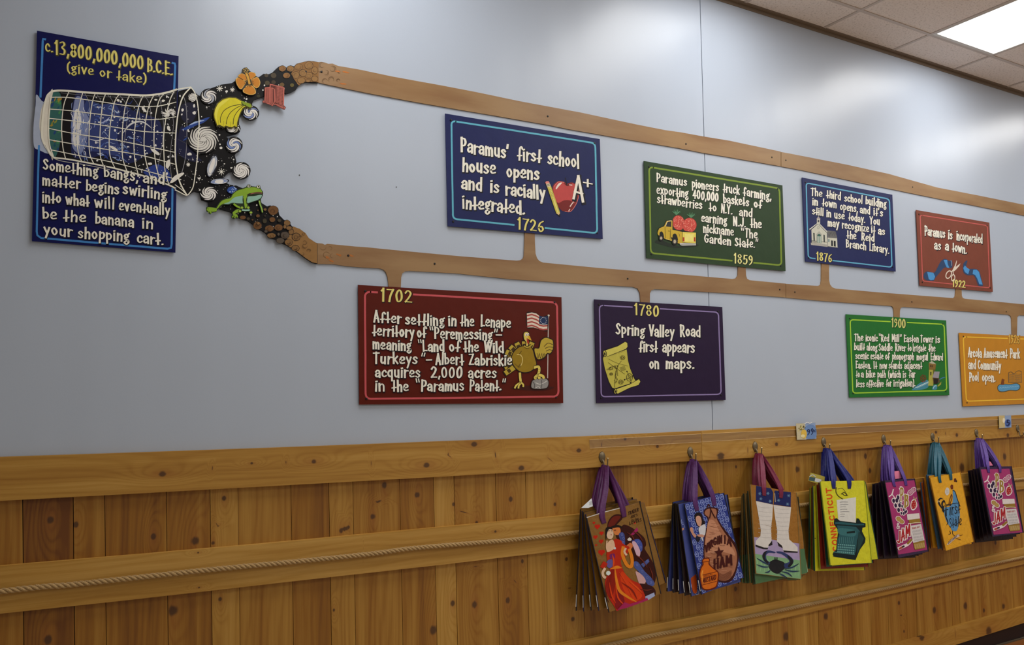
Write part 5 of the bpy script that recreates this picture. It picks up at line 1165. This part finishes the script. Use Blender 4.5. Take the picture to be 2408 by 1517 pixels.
# woman
c.poly(RED,"360,935 400,870 425,835 470,845 500,880 540,900 520,960 490,990 470,1010 500,1100 560,1160 620,1190 650,1250 660,1310 560,1350 470,1390 440,1405 420,1370 370,1290 345,1200 360,1130 385,1080 365,1010",1)
c.poly((130,20,6),"385,1090 420,1070 430,1180 400,1300 370,1280 350,1200",1); c.poly((196,56,10),"480,1090 540,1150 600,1220 640,1290 560,1330 500,1250 470,1160",1); c.poly((120,16,20),"440,1220 480,1260 500,1340 450,1390 425,1360",1)
c.line((206,120,26),"425,1070 435,1150 460,1240 520,1290 590,1330",24,1,taper=1); c.line((206,120,26),"395,1070 440,1058 470,1062",24,1,taper=1); c.line((206,120,26),"490,900 485,960 520,1040 555,1050 560,990 540,920",26,1)
c.poly((206,176,150),"358,770 385,752 410,770 412,812 395,835 370,830 358,800",1); c.poly((22,12,12),"350,760 370,738 400,742 405,760 380,756 362,790 358,830 352,840",1); c.line((150,20,10),"392,800 400,802",5,0)
c.poly((206,170,140),"365,870 395,840 415,850 425,900 400,925 362,935",1); c.line((206,170,140),"362,850 358,900 365,930",10); c.ell((196,196,200),424,908,10,10,0,6)
c.poly((90,80,140),"362,1010 400,995 412,1040 385,1065 362,1050",1); c.poly((110,30,90),"385,960 420,950 425,985 390,990",1); c.line(RED,"345,1030 330,1055",40); c.line((206,176,150),"345,1070 328,1100 335,1130 348,1140",20); c.ell((200,210,206),373,1105,18,16,0,8,.2)
c.line((206,176,150),"515,960 500,935 510,910",16)
for q,cl in (("400,1110 385,1200 400,1300",(120,22,6)),("460,1100 520,1190 560,1290",(200,60,14)),("480,1180 560,1240 600,1310",(120,22,6)),("430,1200 450,1300 500,1360",(196,60,16)),("380,1180 400,1280 430,1340",(196,56,14)),("540,1170 600,1220 640,1260",(204,70,20)),("405,960 415,1010 410,1060",(200,70,20))): c.line(cl,q,13,1,taper=1)
for q in ("560,770 610,800 645,850","590,960 640,1000 680,1060","700,1060 720,1110 725,1160","520,780 560,810 580,850","620,1230 680,1240 720,1230"): c.line((96,36,22),q,9,1,taper=1)
for x,y in ((480,800),(492,830),(488,860),(600,1040),(640,1090),(680,1140),(710,1180),(610,860),(630,900),(680,1010),(650,1035)): c.ring((110,120,180),x,y,7,9,3,n=7)
c.line((40,12,8),"372,770 382,768",4,0); c.line((40,12,8),"395,768 405,770",4,0); c.line((40,16,10),"420,765 432,764",5,0); c.line((70,20,10),"345,1200 360,1300 380,1340",8,1,taper=1)
c.poly((150,30,80),"440,1400 500,1335 540,1350 640,1320 680,1300 690,1318 600,1352 520,1380",0)
c.build('print',B[0].r,PRINT)
# ---- 2 ham
z2=(1550,1020,.2703)
B=cluster(z2,[(0,"218,612 562,515 737,1250 368,1400"),(.2,"160,618 592,535 705,1290 278,1420"),(1,"118,598 520,520 600,1300 70,1370")],6,(.12,.15,.06,.062),[(56,70,140),(52,64,128),(40,24,22),(44,50,100),(36,22,24),(50,60,120)],[(14,12,16)],(72,26,88),hk[1],
 nm('front blue-patterned bag printed VIRGINIA HAM','blue-patterned ham bag with purple handles',6),'blue ham-print bags on the second hook',[(332,672),(482,628)],True)
def ham_pattern(c,q,nu,nv,clip=None):
    (a,b,d,e)=q
    for i in range(nu):
        for j in range(nv):
            u=(i+.5+.5*(j%2))/nu; v=(j+.5)/nv
            if u>.985: continue
            x=(a[0]*(1-u)+b[0]*u)*(1-v)+(e[0]*(1-u)+d[0]*u)*v; y=(a[1]*(1-u)+b[1]*u)*(1-v)+(e[1]*(1-u)+d[1]*u)*v
            if clip and clip(x,y): continue
            c.ring((126,140,190),x,y,17,25,6,-12,6)
            c.line((126,140,190),[(x-3,y-9),(x+3,y+9)],5,0); c.line((126,140,190),[(x-8,y+3),(x+8,y-3)],5,0)
c=Cv(B[0].S,*z2,g=1.32)
c.poly((40,52,122),"220,614 560,518 735,1249 369,1397"); ham_pattern(c,P("222,616 560,520 733,1246 370,1394"),8,15)
HM=(150,98,72)
c.poly((50,10,12),"385,685 400,655 440,640 510,650 512,690 505,725 540,790 600,870 660,950 688,1020 690,1110 668,1210 630,1280 570,1298 510,1280 460,1200 400,1130 385,1050 392,900 415,800 420,740 395,710",1)
c.poly(HM,"395,690 410,662 450,650 495,660 500,700 495,725 525,790 580,875 635,950 672,1025 676,1110 655,1200 615,1262 560,1282 515,1262 470,1190 410,1120 395,1050 402,900 425,805 432,735 405,708",1)
c.poly((176,124,96),"430,760 480,760 520,840 580,930 640,1000 660,1060 600,1040 500,1020 420,1040 402,1000 410,880",1)
for i in range(46):
    t=i/46; y=780+t*480; x0=420-20*math.sin(t*3); x=random.uniform(x0,x0+60+180*min(t,.8)); c.line(random.choice([(120,72,50),(190,140,112),(136,84,62)]),[(x,y),(x+24,y+6),(x+50,y+3)],4,1,taper=1)
for i in range(7): c.line((110,64,44),[(505,1200+i*11),(560,1225+i*9),(630,1190+i*9)],4)
c.line((50,10,12),"415,650 430,615 445,640 450,680 440,735",9,1); c.line((50,10,12),"450,660 470,700 490,735",8,1)
for t,x0,y0,x1,y1,h in (("V",400,1040,424,1022,52),("I",428,1018,436,1010,52),("R",442,1006,470,988,54),("G",476,986,504,972,56),("I",510,966,518,964,56),("N",524,962,552,956,58),("I",560,956,568,956,58),("A",584,966,606,972,56),): pass
c.text("VIR",402,1040,468,978,64,(60,14,14),None,wt=.2,jit=0); c.text("GIN",474,972,548,948,64,(60,14,14),None,wt=.2,jit=0); c.text("IA",566,950,632,980,66,(60,14,14),None,wt=.2,jit=0)
st=[]
for k in range(10):
    a=-math.pi/2+k*math.pi/5-.1; rr=56 if k%2==0 else 23; st.append((523+rr*.8*math.cos(a),1036+rr*math.sin(a)))
c.poly((60,14,14),st)
c.text("HAM",476,1178,636,1138,82,(60,14,14),None,wt=.22,jit=0)
c.poly((90,26,8),"372,1110 385,1085 430,1080 442,1100 440,1130 470,1165 512,1195 520,1240 508,1320 480,1350 420,1365 375,1350 358,1290 348,1220 362,1160 378,1130",1); c.poly((190,96,20),"382,1112 392,1092 428,1088 434,1102 430,1136 464,1172 504,1202 510,1240 498,1314 474,1338 420,1352 382,1340 368,1290 358,1222 370,1168 388,1138",1)
c.line((90,26,8),"378,1118 436,1112",6,0); c.line((90,26,8),"368,1232 500,1200",5,0); c.text("MUSTARD",380,1302,496,1266,40,(80,20,8),None,wt=.2,jit=0); c.text("TRADER JOE'S",385,1250,470,1226,20,(120,50,10),None,wt=.16,jit=0); c.line((90,26,8),"372,1318 500,1284",5,0); c.line((90,26,8),"365,1262 500,1228",4,0)
c.line((220,150,60),"380,1190 372,1230 382,1300",8)
# man
c.poly((26,16,20),"308,720 320,692 345,685 370,700 385,750 400,765 390,800 352,812 325,780",1); c.poly((186,140,120),"318,735 335,714 358,722 370,760 365,795 350,808 330,785",1)
c.poly((190,190,196),"345,820 400,790 402,870 380,900 382,940 355,880",1); c.poly((26,24,40),"330,885 352,880 355,925 340,942 318,912",1); c.poly((180,130,110),"268,832 282,812 295,830 300,860 322,885 312,905 290,880",1); c.poly((180,130,110),"330,880 370,876 390,885 385,902 345,896",1)
c.build('print',B[0].r,PRINT)
c=Cv(B[1].S,*z2,g=1.4); ham_pattern(c,P("172,632 226,618 380,1400 284,1412"),1.5 and 2,14)
c.poly((180,130,110),"195,835 212,820 222,850 250,900 240,920 215,890",1); c.poly((150,60,16),"278,1225 318,1210 330,1370 300,1385 282,1320",1); c.build('print',B[1].r,PRINT)
# ---- 3 crab
z3=(1720,1010,.2639)
B=cluster(z3,[(0,"168,490 578,562 622,1336 218,1285"),(.16,"150,560 592,604 682,1272 215,1390"),(.6,"110,575 540,560 600,1350 140,1365"),(1,"92,592 520,560 560,1340 66,1375")],8,(.135,.16,.06,.062),[(136,90,20),(134,90,24),(90,74,36),(40,62,44),(130,88,26),(60,60,40)],[(120,96,50),(30,44,34),(60,50,26)],(108,24,56),hk[2],
 nm('front bag with white boots and a blue crab print','boots and crab bag with crimson handles',8),'crab and boots bags on the third hook',[(292,592),(440,612)])
c=Cv(B[0].S,*z3,g=1.32)
c.poly((150,136,172),"197,958 610,1018 616,1170 205,1110"); c.poly((112,152,112),"205,1108 616,1168 621,1333 218,1282");
for i in range(12): c.line((134,176,128),[(215+i*34,1130+i*5+random.random()*20),(230+i*34,1180+i*4),(225+i*34,1260+i*4)],7,1,taper=1)
NV=(26,34,84)
c.poly(NV,"220,502 352,525 372,560 370,668 218,636"); c.poly(NV,"385,545 530,560 528,690 378,668"); c.line((150,140,130),"386,570 392,645",7,0)
for x,y in ((252,572),(325,570),(262,618),(345,640),(420,632),(500,665),(430,570),(510,590)): 
    for k in range(3): c.line((96,130,160),[(x-13*math.cos(k*1.05),y-13*math.sin(k*1.05)),(x+13*math.cos(k*1.05),y+13*math.sin(k*1.05))],4,0)
BW=(196,192,188)
c.poly(BW,"218,638 370,670 365,780 352,880 358,990 332,1040 322,1056 290,1052 216,1028 218,992 258,950 262,900 240,760"); c.poly(BW,"374,672 532,694 520,820 508,900 515,980 560,1020 590,1050 590,1088 520,1086 460,1078 452,1040 405,1000 408,900 388,780")
c.poly((30,26,28),"214,1026 290,1052 326,1054 324,1068 280,1066 216,1044"); c.poly((30,26,28),"330,1030 362,992 366,1030 332,1040"); c.poly((30,26,28),"408,1000 450,1036 458,1058 420,1040"); c.poly((30,26,28),"462,1078 592,1088 590,1100 470,1096")
for y in range(690,960,38): c.line((168,164,162),[(240,y),(300,y+9),(360,y+8)],3); c.line((168,164,162),[(395,y+14),(450,y+22),(515,y+20)],3)
c.line((160,150,140),"300,850 340,862 360,866",4)
CB=(40,52,96); CK=(22,24,30)
c.poly(CK,"330,1215 345,1178 385,1160 420,1165 460,1180 482,1205 478,1235 450,1262 420,1285 385,1280 350,1255",1)
c.poly(CB,"275,1130 290,1095 330,1078 390,1092 385,1102 335,1100 310,1120 315,1160 345,1190 320,1205 290,1170",1); c.poly(CK,"276,1130 290,1095 318,1082 305,1110 300,1150 330,1180 322,1200 292,1168",1)
c.poly(CB,"402,1088 450,1090 510,1120 550,1160 548,1195 510,1235 480,1240 470,1200 515,1180 500,1150 450,1112 410,1102",1); c.poly(CK,"500,1120 545,1160 545,1200 510,1232 505,1210 525,1180 505,1145",1)
for q in ("335,1210 280,1180 232,1150","335,1225 285,1225 228,1205","345,1255 330,1270 302,1275","480,1240 540,1230 598,1198","480,1250 540,1265 605,1262","450,1268 500,1280 540,1310","430,1285 460,1300 495,1322"): c.line((50,80,110),q,15,1,taper=1); c.line(CK,q,5)
for x in range(385,415,6): c.line(CK,[(x,1168),(x-3+random.random()*6,1140)],3,0)
c.build('print',B[0].r,PRINT)
c=Cv(B[1].S,*z3,g=1.35); c.poly((128,152,120),"620,1130 662,1150 683,1270 628,1262"); c.poly((150,140,168),"608,1018 640,1030 655,1130 616,1140"); c.line((40,50,80),"632,1180 650,1150 655,1190 645,1230",7); c.build('print',B[1].r,PRINT)
for k in range(1,8):
    b_=B[k]; c=Cv(b_.S,g=1.35); W2=b_.W
    # green lower third shows below the front bags
    v=[W2[0].lerp(W2[3],.68),W2[1].lerp(W2[2],.68),W2[1].lerp(W2[2],.995),W2[0].lerp(W2[3],.995)]
    c.v=[p+b_.n*.0022 for p in v]; c.f=[(0,1,2,3)]; c.c=[(70,104,70)]; c.build('print',b_.r,PRINT)
# ---- 4 typewriter
z4=(1880,1010,.2373)
B=cluster(z4,[(0,"205,515 640,507 714,1322 306,1347"),(.14,"222,520 650,512 780,1282 318,1350"),(.57,"132,560 600,500 640,1392 150,1400"),(1,"103,588 560,520 600,1380 92,1378")],8,(.14,.17,.06,.062),[(186,184,24),(176,178,24),(30,82,74),(112,26,12),(180,180,24),(92,140,36),(54,120,72),(44,104,72)],[(120,130,20),(24,60,50),(90,24,12)],(12,22,100),hk[3],
 nm('front bright yellow bag with a teal typewriter print','typewriter bag',8,['']+['yellow','teal green','dark red','yellow with dark lettering','yellow green','sea green','green']),'yellow typewriter bags on the fourth hook',[(342,588),(494,588)])
c=Cv(B[0].S,*z4,g=1.32)
# vertical lettering reads upward along the left side
word="CONNECTICUT"; 
def vtext(c,word,x0,y0,x1,y1,h,col,wt=.2):
    adv=[G[ch][0]+.1 for ch in word]; tot=sum(adv)-.1; ux,uy=(x1-x0)/tot,(y1-y0)/tot; x=0; l=math.hypot(x1-x0,y1-y0); nx,ny=(y1-y0)/l,-(x1-x0)/l
    for ch,a in zip(word,adv):
        for sm,pts in G[ch][1]: c.line(col,[(x0+(x+gx)*ux+nx*gy*h,y0+(x+gx)*uy+ny*gy*h) for gx,gy in pts],wt*h,sm,None,.5)
        x+=a
vtext(c,word,385,1205,312,578,50,(190,70,16),.26)
c.poly((196,196,190),"368,700 560,672 558,928 385,915"); c.line((60,56,20),"365,575 362,620 385,660 430,690",9); c.line((60,56,20),"380,590 430,588 480,660",4); c.line((60,56,20),"415,640 445,625 470,655 440,650 425,635",8)
for i,(x,w_) in enumerate(((400,80),(405,78),(405,55),(405,66),(405,88),(405,44),(405,40))): c.line((120,120,120),[(x,722+i*24),(x+w_*.4,719+i*24),(x+w_,720+i*24)],5,1)
TT=(34,78,84);TD=(10,28,30)
c.poly(TD,"345,885 370,880 400,905 560,925 565,880 590,885 610,920 655,930 655,965 625,975 620,1010 655,1080 650,1120 600,1190 555,1295 335,1260 335,1220 365,1190 372,1100 385,1000 350,950 340,935")
c.poly(TT,"352,920 400,915 560,935 640,935 640,950 560,950 352,938"); c.poly(TT,"372,950 560,965 600,1010 570,1100 560,1200 545,1240 372,1205 375,1100 395,1040 380,990"); c.poly((50,100,104),"390,980 550,1000 540,1060 400,1040",1); c.poly(TD,"468,1015 550,1002 552,1025 470,1032")
for j in range(4):
    for i in range(9): c.ell((96,146,146),388+i*19-j*2,1140+j*24+i*1.5,8,8,0,8)
c.line((60,110,110),"340,1215 545,1240",8,0); c.line(TD,"335,1235 560,1270",16,0); c.poly((26,56,56),"585,1010 640,1080 600,1170 570,1240 575,1120")
for i in range(8): c.line((80,130,130),[(395+i*20,1070),(400+i*18,1130)],3,0)
c.build('print',B[0].r,PRINT)
c=Cv(B[1].S,*z4,g=1.35); c.ell((14,30,30),672,920,8,30,0,10); c.line((14,30,30),"684,1060 690,1090",6,0); c.build('print',B[1].r,PRINT)
c=Cv(B[4].S,*z4,g=1.4); vtext(c,word[:6],200,1245,172,800,36,(60,34,12)); c.poly((16,28,26),"160,1270 185,1240 205,1310 165,1300"); c.build('print',B[4].r,PRINT)
tg=Surf(wally(-.09).at(1915,1128),(-.2,-1,.1)); tb=empty('hang_tag',tuple(tg.p),'small folded yellow and grey tag poking up left of the yellow typewriter bags','tag')
def free_card(name,S,pts,t,mt,parent):
    a=[S.at(*p) for p in pts]; b_=[q-S.n*t for q in a]; n=len(a); mesh(name,a+b_,[tuple(range(n)),tuple(range(2*n-1,n-1,-1))]+[(i,i+n,(i+1)%n+n,(i+1)%n) for i in range(n)],mt,parent)
zz=lambda q,o:[(o[0]+a*o[2],o[1]+b*o[2]) for a,b in P(q)]
free_card('card',tg,zz("112,428 252,468 248,520 205,545 88,508",z4),.002,mat('tag_yellow',(150,136,50),.5,g=1.5),tb)
c=Cv(tg,*z4,g=1.4); c.poly((60,80,84),"100,470 160,478 150,515 92,505"); c.poly((190,190,190),"158,480 218,498 212,528 150,515"); c.line((170,176,180),"100,468 130,450 160,470",8); c.build('print',tb,PRINT)
pp=Surf(wally(-.10).at(1385,1185),(-.1,-1,.2)); pb=empty('paper_slip',tuple(pp.p),'white folded paper slip sticking out of the leftmost stack of bags','paper')
free_card('sheet',pp,zz("158,588 240,512 250,575 215,588",z1),.0006,mat('paper_white',(190,194,196),.7,g=1.5),pb); c=Cv(pp,*z1)
for i in range(4): c.line((90,90,96),[(222,545+i*7),(244,535+i*7)],2,0)
c.build('print',pb,PRINT)
# ---- 5, 7 jam bags
def jam(zo,keys,hkk,names,group,att,T,dd):
    B=cluster(zo,keys,5,dd,[(40,18,56),(24,12,34),(20,8,30),(30,10,24),(18,8,26)],[(16,8,22)],(74,46,126),hkk,names,group,att)
    c=Cv(B[0].S,*zo,g=1.35); f=lambda q:[T(a,b) for a,b in P(q)]
    W_=(206,196,196); MG=(146,46,98)
    c.poly(MG,f("240,575 552,548 692,1300 380,1352"))
    def E(col,x,y,rx,ry,rot=0,n=14): 
        px,py=T(x,y); c.ell(col,px,py,rx,ry,rot,n)
    c.line(W_,f("325,648 310,700 280,725"),12); c.line(W_,f("308,695 345,745"),10)
    gr=[(328,770),(362,768),(376,735),(350,822),(392,820),(402,775),(382,870),(420,830),(412,905),(438,868),(436,908),(452,895),(465,885)]
    for i,(x,y) in enumerate(gr): E(W_,x,y,22 if i<7 else 15,32 if i<7 else 24,-8)
    for i,(x,y) in enumerate(gr): E((42,22,56),x,y,15 if i<7 else 9,24 if i<7 else 17,-8)
    for (t,x0,y0,x1,y1,h) in (("P",402,770,432,762,135),("B",445,842,488,830,130)):
        a,b=T(x0,y0),T(x1,y1); c.text(t,*a,*b,h,W_,None,wt=.32,jit=0,wh=.7); c.off+=4*c.st; c.text(t,*a,*b,h,(140,112,40),None,wt=.17,jit=0,wh=.7); c.off+=3*c.st
    def nut(x,y,rot,fill):
        for k,col in ((1.25,W_),(1,fill)):
            px,py=T(x,y); c.ell(col,px-20*math.cos(math.radians(rot)),py-20*math.sin(math.radians(rot)),30*k,24*k,rot,14); c.ell(col,px+22*math.cos(math.radians(rot)),py+22*math.sin(math.radians(rot)),28*k,22*k,rot,14)
        for j in (-8,0,8): c.line(W_ if fill!=(150,120,60) else (176,150,90),[(px-34*math.cos(math.radians(rot))-j*math.sin(math.radians(rot)),py-34*math.sin(math.radians(rot))+j),(px+34*math.cos(math.radians(rot))-j*math.sin(math.radians(rot)),py+34*math.sin(math.radians(rot))+j)],3,0)
    nut(525,668,-42,(150,76,110)); nut(398,980,40,(150,120,60))
    c.poly(W_,f("512,800 525,765 555,752 578,790 582,830 555,868 525,872 510,840"),1); c.poly((150,22,24),f("520,802 530,775 555,764 570,795 572,828 552,856 530,860 520,838"),1)
    for x,y in ((535,790),(555,785),(540,815),(560,810),(532,840),(552,838),(562,828)): E((206,170,160),x,y,3.5,4.5,0,6)
    for q in ("550,755 545,728","558,758 575,740","552,758 570,765"): c.line((170,170,120),f(q),8)
    c.poly((200,192,190),f("472,915 605,905 612,962 478,978")); c.poly((134,104,36),f("490,978 612,963 618,1010 500,1022")); c.line((200,192,170),f("498,1020 560,1008 622,1008"),6)
    c.poly((190,186,186),f("498,1042 625,1022 662,1195 540,1226")); c.poly((134,104,36),f("540,1228 662,1197 668,1280 560,1300 548,1270"))
    for i in range(10): c.line((190,170,120),f("%d,%d %d,%d"%(556+i*11,1240-i*2,562+i*11,1288-i*2)),4,0)
    c.text("TRADER JOE'S",*T(525,1078),*T(612,1062),18,(150,40,40),None,wt=.17,jit=0)
    for yy in (1095,1125,1160,1190):
        for i in range(11): x=532+i*9; c.line((110,110,114),f("%d,%d %d,%d"%(x+(yy-1095)*.2,yy-i*1.4,x+2+(yy-1095)*.2,yy+20-i*1.4)),2.6,0)
    a,b=T(358,1078),T(398,1066); c.text("&",*a,*b,66,W_,None,wt=.16,jit=0)
    a,b=T(372,1235),T(508,1140); c.text("JAM",*a,*b,118,W_,None,wt=.3,jit=0,wh=.7); c.off+=4*c.st; c.text("JAM",*a,*b,118,(150,22,30),None,wt=.15,jit=0,wh=.8); c.off+=3*c.st
    c.line(W_,f("385,1288 420,1270 480,1240 520,1195"),34); c.line((150,60,50),f("392,1288 415,1276"),22,0); c.line((40,26,40),f("425,1268 440,1262"),20,0); c.line((134,104,36),f("480,1232 520,1192"),24,0)
    c.build('print',B[0].r,PRINT)
    return B
z5=(2030,1010,.2177)
Bj=jam(z5,[(0,"228,552 552,530 706,1318 378,1388"),(1,"100,585 480,560 560,1380 85,1402")],hk[4],nm('front magenta jam bag left of the golden rooster bags','dark purple jam bag left of the golden bags',5),'jam bags on the fifth hook',[(340,620),(464,608)],lambda x,y:(x,y),(.145,.175,.06,.065))
z6=(2150,990,.2110)
# map left jam bag face to the right one
src=P("240,575 552,548 692,1300 380,1352"); dst=P("742,540 1060,532 1205,1240 885,1268")
def Tj(x,y):
    # inverse bilinear (two Newton steps) then forward
    a,b,d,e=src; u=v=.5
    for _ in range(6):
        fx=(a[0]*(1-u)+b[0]*u)*(1-v)+(e[0]*(1-u)+d[0]*u)*v-x; fy=(a[1]*(1-u)+b[1]*u)*(1-v)+(e[1]*(1-u)+d[1]*u)*v-y
        ax=(b[0]-a[0])*(1-v)+(d[0]-e[0])*v; ay=(b[1]-a[1])*(1-v)+(d[1]-e[1])*v; bx=(e[0]-a[0])*(1-u)+(d[0]-b[0])*u; by=(e[1]-a[1])*(1-u)+(d[1]-b[1])*u
        de=ax*by-ay*bx; u-=(fx*by-fy*bx)/de; v-=(ax*fy-ay*fx)/de
    a,b,d,e=dst; return ((a[0]*(1-u)+b[0]*u)*(1-v)+(e[0]*(1-u)+d[0]*u)*v,(a[1]*(1-u)+b[1]*u)*(1-v)+(e[1]*(1-u)+d[1]*u)*v)
Bk=jam(z6,[(0,"722,512 1082,505 1217,1245 870,1290"),(1,"605,560 980,520 1050,1330 690,1360")],hk[6],nm('front magenta jam bag at the far right of the row','dark purple jam bag at the far right',5),'jam bags on the seventh hook',[(832,580),(958,578)],Tj,(.145,.175,.06,.065))
for B_,q,zo in ((Bj,"332,452 392,446 415,528 345,536",z5),(Bk,"822,444 852,456 878,498 830,500",z6)):
    b1_=B_[1]; S2=Surf(b1_.W[0],b1_.n); free_card('lining_paper',S2,zz(q,zo),.0008,mat('pink_paper',(200,110,140),.6,g=1.5),b1_.r)
# ---- 6 rooster
B=cluster(z6,[(0,"175,635 512,573 660,1345 352,1448"),(.25,"152,606 505,580 640,1370 310,1440"),(.6,"122,604 470,590 560,1390 215,1415"),(1,"74,682 440,600 520,1380 160,1412")],6,(.14,.165,.06,.062),[(200,146,22),(196,140,24),(60,90,110),(190,134,24),(184,124,22),(182,92,22)],[(150,104,20),(60,40,40),(40,70,100)],(16,78,96),hk[5],
 nm('front golden yellow bag with a blue rooster print','golden rooster bag with teal handles',6),'golden rooster bags on the sixth hook',[(292,690),(412,658)],False)
c=Cv(B[0].S,*z6,g=1.32)
BL=(78,128,170);BKK=(20,22,30)
c.ell((80,30,8),456,660,16,22,0,8,.2); c.ell((100,40,10),418,735,18,30,0,9,.15); c.ell((50,30,10),470,672,8,12)
c.poly((190,186,180),"345,770 362,742 385,752 392,790 380,822 358,828 342,800",1)
for i in range(3): c.line((120,120,120),[(355,775+i*14),(380,772+i*14)],3,0)
c.poly(BL,"430,765 455,790 478,850 500,960 508,1050 500,1110 490,1180 470,1225 425,1222 400,1180 370,1140 345,1080 330,1010 340,965 380,960 420,930 430,860",1)
for q in ("340,1000 300,960 270,900 290,865 320,870","335,1010 310,930 330,890 345,920","330,1020 318,985 335,940"): c.line(BKK,q,20,1,taper=1)
c.line((196,170,120),"290,905 265,890 262,910",8); c.line((100,50,10),"385,935 395,880 415,820 420,860 400,920 388,940",9); c.line(BKK,"430,775 455,790 480,870 510,950",8); c.line(BKK,"345,980 350,1060 375,1130 360,1160",12,1,taper=1)
for i in range(16): x=random.uniform(380,480);y=random.uniform(900,1180); c.line((40,76,110),[(x,y),(x+10,y+30)],4,0)
c.line(BKK,"345,955 420,925 510,915",8,1,taper=1); c.text("First",352,1062,512,1018,122,BKK,None,wt=.11,jit=.05); c.text("State",392,1192,528,1158,112,BKK,None,wt=.11,jit=.05)
c.line(BKK,"425,1225 430,1260 450,1280",6); c.line(BKK,"395,1225 405,1255 385,1265",6)
c.poly((196,176,160),"362,1378 400,1330 470,1270 500,1262 505,1285 460,1310 400,1365 370,1385",0); c.text("DELAWARE",380,1372,478,1290,26,(60,40,40),None,wt=.14); c.line((100,56,14),"450,1300 500,1320 520,1325",8,1,taper=1); c.line((100,56,14),"480,1270 520,1275 540,1268",8,1,taper=1)
c.build('print',B[0].r,PRINT)
